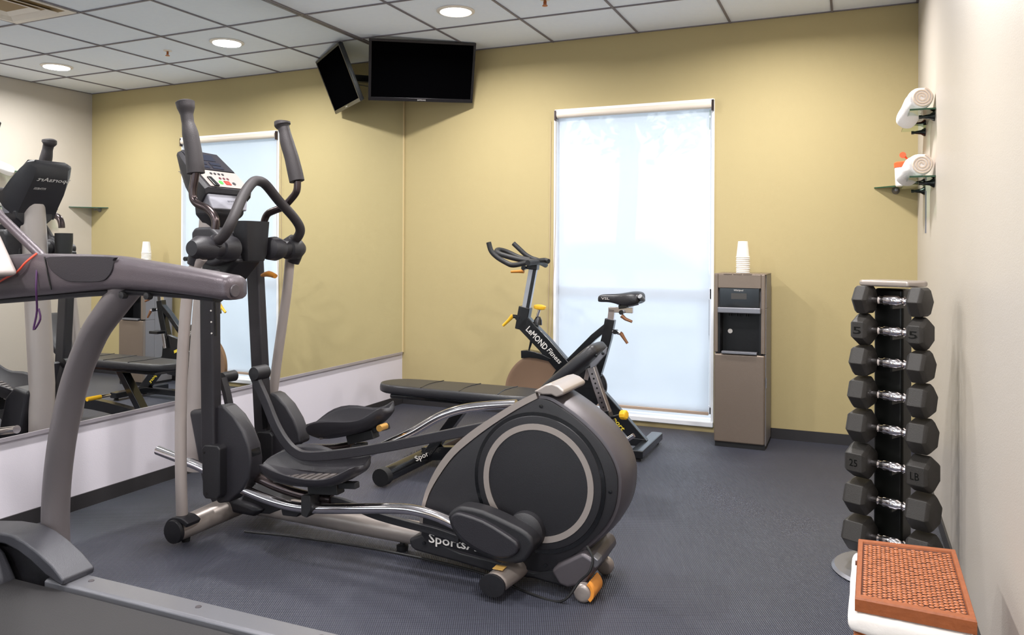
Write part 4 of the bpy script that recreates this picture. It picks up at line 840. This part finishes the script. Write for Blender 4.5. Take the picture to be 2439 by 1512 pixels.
for row in range(21):
    z = .01+row*.0168; s_ = .885+.095*z/.36
    rg = ring(s_, z, 0, 8); q.tube([p+V((0, 0, .003*(-1)**i)) for i, p in enumerate(rg)], .0075, 6, closed=True)
obj('woven_courses', q, m_wick, bo)
liner = MB().loft([[p+V((-.004, 0, 0)) for p in ring(.975, .333, .004)], [p+V((-.010, 0, 0)) for p in ring(1.02, .345, .005)], [p+V((-.012, 0, 0)) for p in ring(1.035, .362, .003)], [p+V((-.008, 0, 0)) for p in ring(1.03, .380, .003)], ring(.99, .392, .001)])
obj('cloth_liner', liner, m_cloth, hm, sub=1, ang=80)
lid = obj('lid', MB().loft([ring(1.0, HZL-.03), ring(1.0, HZL-.004), ring(.985, HZL), ring(.90, HZL), ring(.885, HZL-.006), ring(.5, HZL-.006)]), m_wickf, hm, ang=30)
obj('lid_panel', MB().loft([ring(.89, HZL-.0065), ring(.89, HZL-.0045)]), m_wickd, lid)
q = MB(); nu, nv = 20, 24
du_ = (c_fr-c_fl).normalized(); dv_ = (c_bl-c_fl).normalized()
Wu = (c_fr-c_fl).length*.87/nu; Wv = (c_bl-c_fl).length*.86/nv
for i in range(nu):
    for k in range(nv):
        u = .065+(i+.5)/nu*.87; v = .06+(k+.5*(i % 2)+.25)/nv*.86
        c = HB(u, v, HZL-.003); c = V((c.x, c.y, HZL-.0035+random.uniform(-.0006, .0006)))
        dg = (dv_+du_*.75).normalized(); dn = V((-dg.y, dg.x, 0)); ll = Wu*.58*random.uniform(.85, 1.1); ww = Wv*.36*random.uniform(.85, 1.1)
        q.add([c-dg*ll, c-dg*ll*.6-dn*ww, c+dg*ll*.6-dn*ww, c+dg*ll, c+dg*ll*.6+dn*ww, c-dg*ll*.6+dn*ww, c-dg*ll*.5+V((0, 0, .0022)), c+dg*ll*.5+V((0, 0, .0022))],
              [(0, 1, 6), (1, 2, 7, 6), (2, 3, 7), (3, 4, 7), (4, 5, 6, 7), (5, 0, 6)])
obj('woven_strands', q, m_wick, lid)
p = HB(0, .62, HZL-.012); obj('lid_peg', MB().lathe([(.001, 0), (.006, 0), (.006, .006)], p-V((.004, 0, 0)), (1, 0, 0), 10), m_wickd, lid)

# ------------------------------------------------------------------ shelves, towels and tub on the right wall
def cone_bracket(p, par):
    obj('bracket', MB().lathe([(.022, 0), (.022, .006), (.012, .02), (.007, .05), (.009, .055), (.009, .066), (.001, .067)], p, (-1, 0, 0), 20), mat('bracket dark metal', (46, 50, 48), .25, metal=.6), par)
def shelf(z, lab):
    y0, y1, dp = -1.14, -.42, .108
    t_ = thing('glass_shelf', lab, 'shelf', (W, (y0+y1)/2, z))
    obj('glass_plate', MB().bb(W-dp, W-.002, y0, y1, z, z+.008), m_glass, t_)
    obj('polished_edge', MB().bb(W-dp, W-.002, y0-.0012, y0, z, z+.008).bb(W-dp-.0012, W-dp, y0, y1, z, z+.008), m_gedge, t_)
    for y in (y0+.07, y1-.12): cone_bracket((W-.001, y, z-.022), t_)
    return t_
ZS1, ZS2 = 1.527, 1.838
shelf(ZS1, 'lower glass wall shelf holding a rolled towel and the orange-lidded tub')
shelf(ZS2, 'upper glass wall shelf holding one rolled towel, above the other shelf')
t = thing('corner_shelf', 'small triangular glass corner shelf against the back wall, below the towels', 'shelf', (W, 0, 1.56))
obj('glass_plate', MB().prism([(W-.002, -.002, 1.563), (3.288, -.002, 1.563), (W-.002, -.235, 1.563)], (0, 0, .007)), m_glass, t)
obj('polished_edge', MB().prism([(3.288, -.003, 1.563), (W-.003, -.236, 1.563), (W-.003, -.238, 1.563), (3.286, -.004, 1.563)], (0, 0, .007)), m_gedge, t)
p = PY(2134, 452, -.02); obj('bracket', MB().lathe([(.022, 0), (.022, .006), (.012, .02), (.007, .05), (.009, .06), (.001, .062)], (p.x, -.001, 1.548), (0, -1, 0), 20), m_alu, t)
obj('wall_rail', MB().bb(W-.006, W, -.62, -.60, 1.28, 1.50), m_alu, t)
def towel(z, a, b2, lab):
    # rolled towel from near end a to far end b2, drooping at the far end
    t_ = thing('rolled_towel', lab, 'towel', (a+b2)/2)
    d_ = (b2-a); pts = []; rr_ = .054
    rings = []; n_ = 9
    for k in range(n_+1):
        u = k/n_; c = a+d_*u+V((0, 0, -.035*max(0, u-.45)/.55)); dd = d_.normalized(); side = dd.cross(V((0, 0, 1))).normalized(); upp = side.cross(dd)
        ra = rr_*(1-.10*u)*(1+.03*math.sin(u*17)); fl = []
        for i in range(24):
            an = 2*pi*i/24; e = 1+.04*math.sin(3*an+u*5)+.02*math.sin(7*an+u*9)
            fl.append(c+side*cos(an)*ra*e+upp*sin(an)*ra*e*.95)
        rings.append(fl)
    e0 = rings[0]; c = sum(e0, V())/24; rings.insert(0, [c+(p-c)*.88-d_.normalized()*.006 for p in e0])
    e1 = rings[-1]; c2 = sum(e1, V())/24; rings.append([c2+(p-c2)*.8+d_.normalized()*.012 for p in e1])
    ro = obj('roll', MB().loft(rings), m_towel, t_, sub=1, ang=80)
    sp_ = []; dd = d_.normalized(); side = dd.cross(V((0, 0, 1))).normalized(); upp = side.cross(dd)
    for k in range(60):
        an = k/59*2*pi*3.2; ra = .006+.040*k/59; sp_.append(a-dd*.0075+side*cos(an)*ra+upp*sin(an)*ra)
    obj('rolled_edge', MB().tube(sp_, .0042, 6), m_towelc, ro)
for zt_, lab, px_ in ((ZS2+.008, 'rolled white towel on the upper glass shelf', 2207), (ZS1+.008, 'rolled white towel on the lower glass shelf in front of the orange-lidded tub', 2207)):
    a = V((W-.058, -1.10, zt_+.056)); b2 = PY(2158, 412 if zt_ < 1.7 else 276, -.84)+V((0, 0, .012)); towel(zt_, a, b2, lab)
tb = thing('wipes_tub', 'white plastic tub with an orange flip lid behind the lower rolled towel', 'tub', (W-.075, -.52, ZS1+.008))
tx, ty, tz = W-.088, -.52, ZS1+.0065
obj('tub', MB().lathe([(.001, 0), (.050, 0), (.054, .006), (.058, .105), (.056, .108), (.001, .108)], (tx, ty, tz), (0, 0, 1), 32), m_tub, tb)
ld = obj('lid', MB().lathe([(.060, .100), (.061, .124), (.055, .130), (.001, .131)], (tx, ty, tz), (0, 0, 1), 32), m_lid, tb)
obj('pull_tab', MB().tube([(tx+.02, ty, tz+.128), (tx+.0, ty, tz+.150), (tx-.012, ty, tz+.165)], .005, 8).lathe([(.001, -.006), (.016, -.006), (.016, .006), (.001, .006)], (tx-.018, ty, tz+.168), (.2, 1, 0), 18), m_lid, ld)

# ------------------------------------------------------------------ outdoors beyond the blind
struct('ground', MB().bb(-14, 16, -22, 30, -.2, -.12), m_asph)
tr_ = thing('street_tree', 'leafy street tree outside, its trunk seen faintly through the blind', 'tree', (.58, 4.2, -.12))
obj('trunk', MB().tube([(.62, 4.2, -.12), (.60, 4.2, 1.2), (.64, 4.2, 2.3), (.5, 4.3, 3.4)], [.15, .12, .12, .09], 14, smooth=4), m_bark, tr_)
q = MB()
for k in range(1500):
    a = random.uniform(0, 2*pi); rr_ = random.uniform(0, 1)**.5*1.9; z = 3.5+random.uniform(-1.5, 1.5)*(1-rr_/2.4)
    c = V((.7+rr_*cos(a), 4.3+rr_*sin(a)*.8, z)); d1 = V((random.gauss(0, 1), random.gauss(0, 1), random.gauss(0, 1))).normalized(); d2 = d1.orthogonal().normalized(); l = random.uniform(.06, .13)
    q.add([c-d1*l, c+d2*l*.5, c+d1*l, c-d2*l*.5], [(0, 1, 2, 3)])
obj('foliage', q, m_leaf, tr_)
car = thing('parked_car', 'parked silver car outside, faint through the blind', 'car', (-.6, 7.6, -.12))
cl = [(-2.3, .35), (-2.3, .75), (-1.6, .98), (-1.0, 1.45), (.5, 1.5), (1.3, 1.02), (2.1, .92), (2.25, .7), (2.25, .35)]
obj('body', MB().prism([(-.2+x, 6.8, z-.12) for x, z in cl], (0, 1.7, 0)), m_car, car, bevel=.08, seg=3)
obj('side_window', MB().prism([(-.2+x, 6.79, z-.12) for x, z in ((-1.45, 1.0), (-.95, 1.38), (.45, 1.42), (1.1, 1.02))], (0, 1.72, 0)), m_carg, car)
for x in (-1.6, 1.3):
    for y in (6.78, 8.3): obj('wheel', MB().lathe([(.001, 0), (.2, 0), (.33, .02), (.34, .1), (.33, .2), (.001, .2)], (x, y, .22), (0, 1, 0)), m_rubber, car)
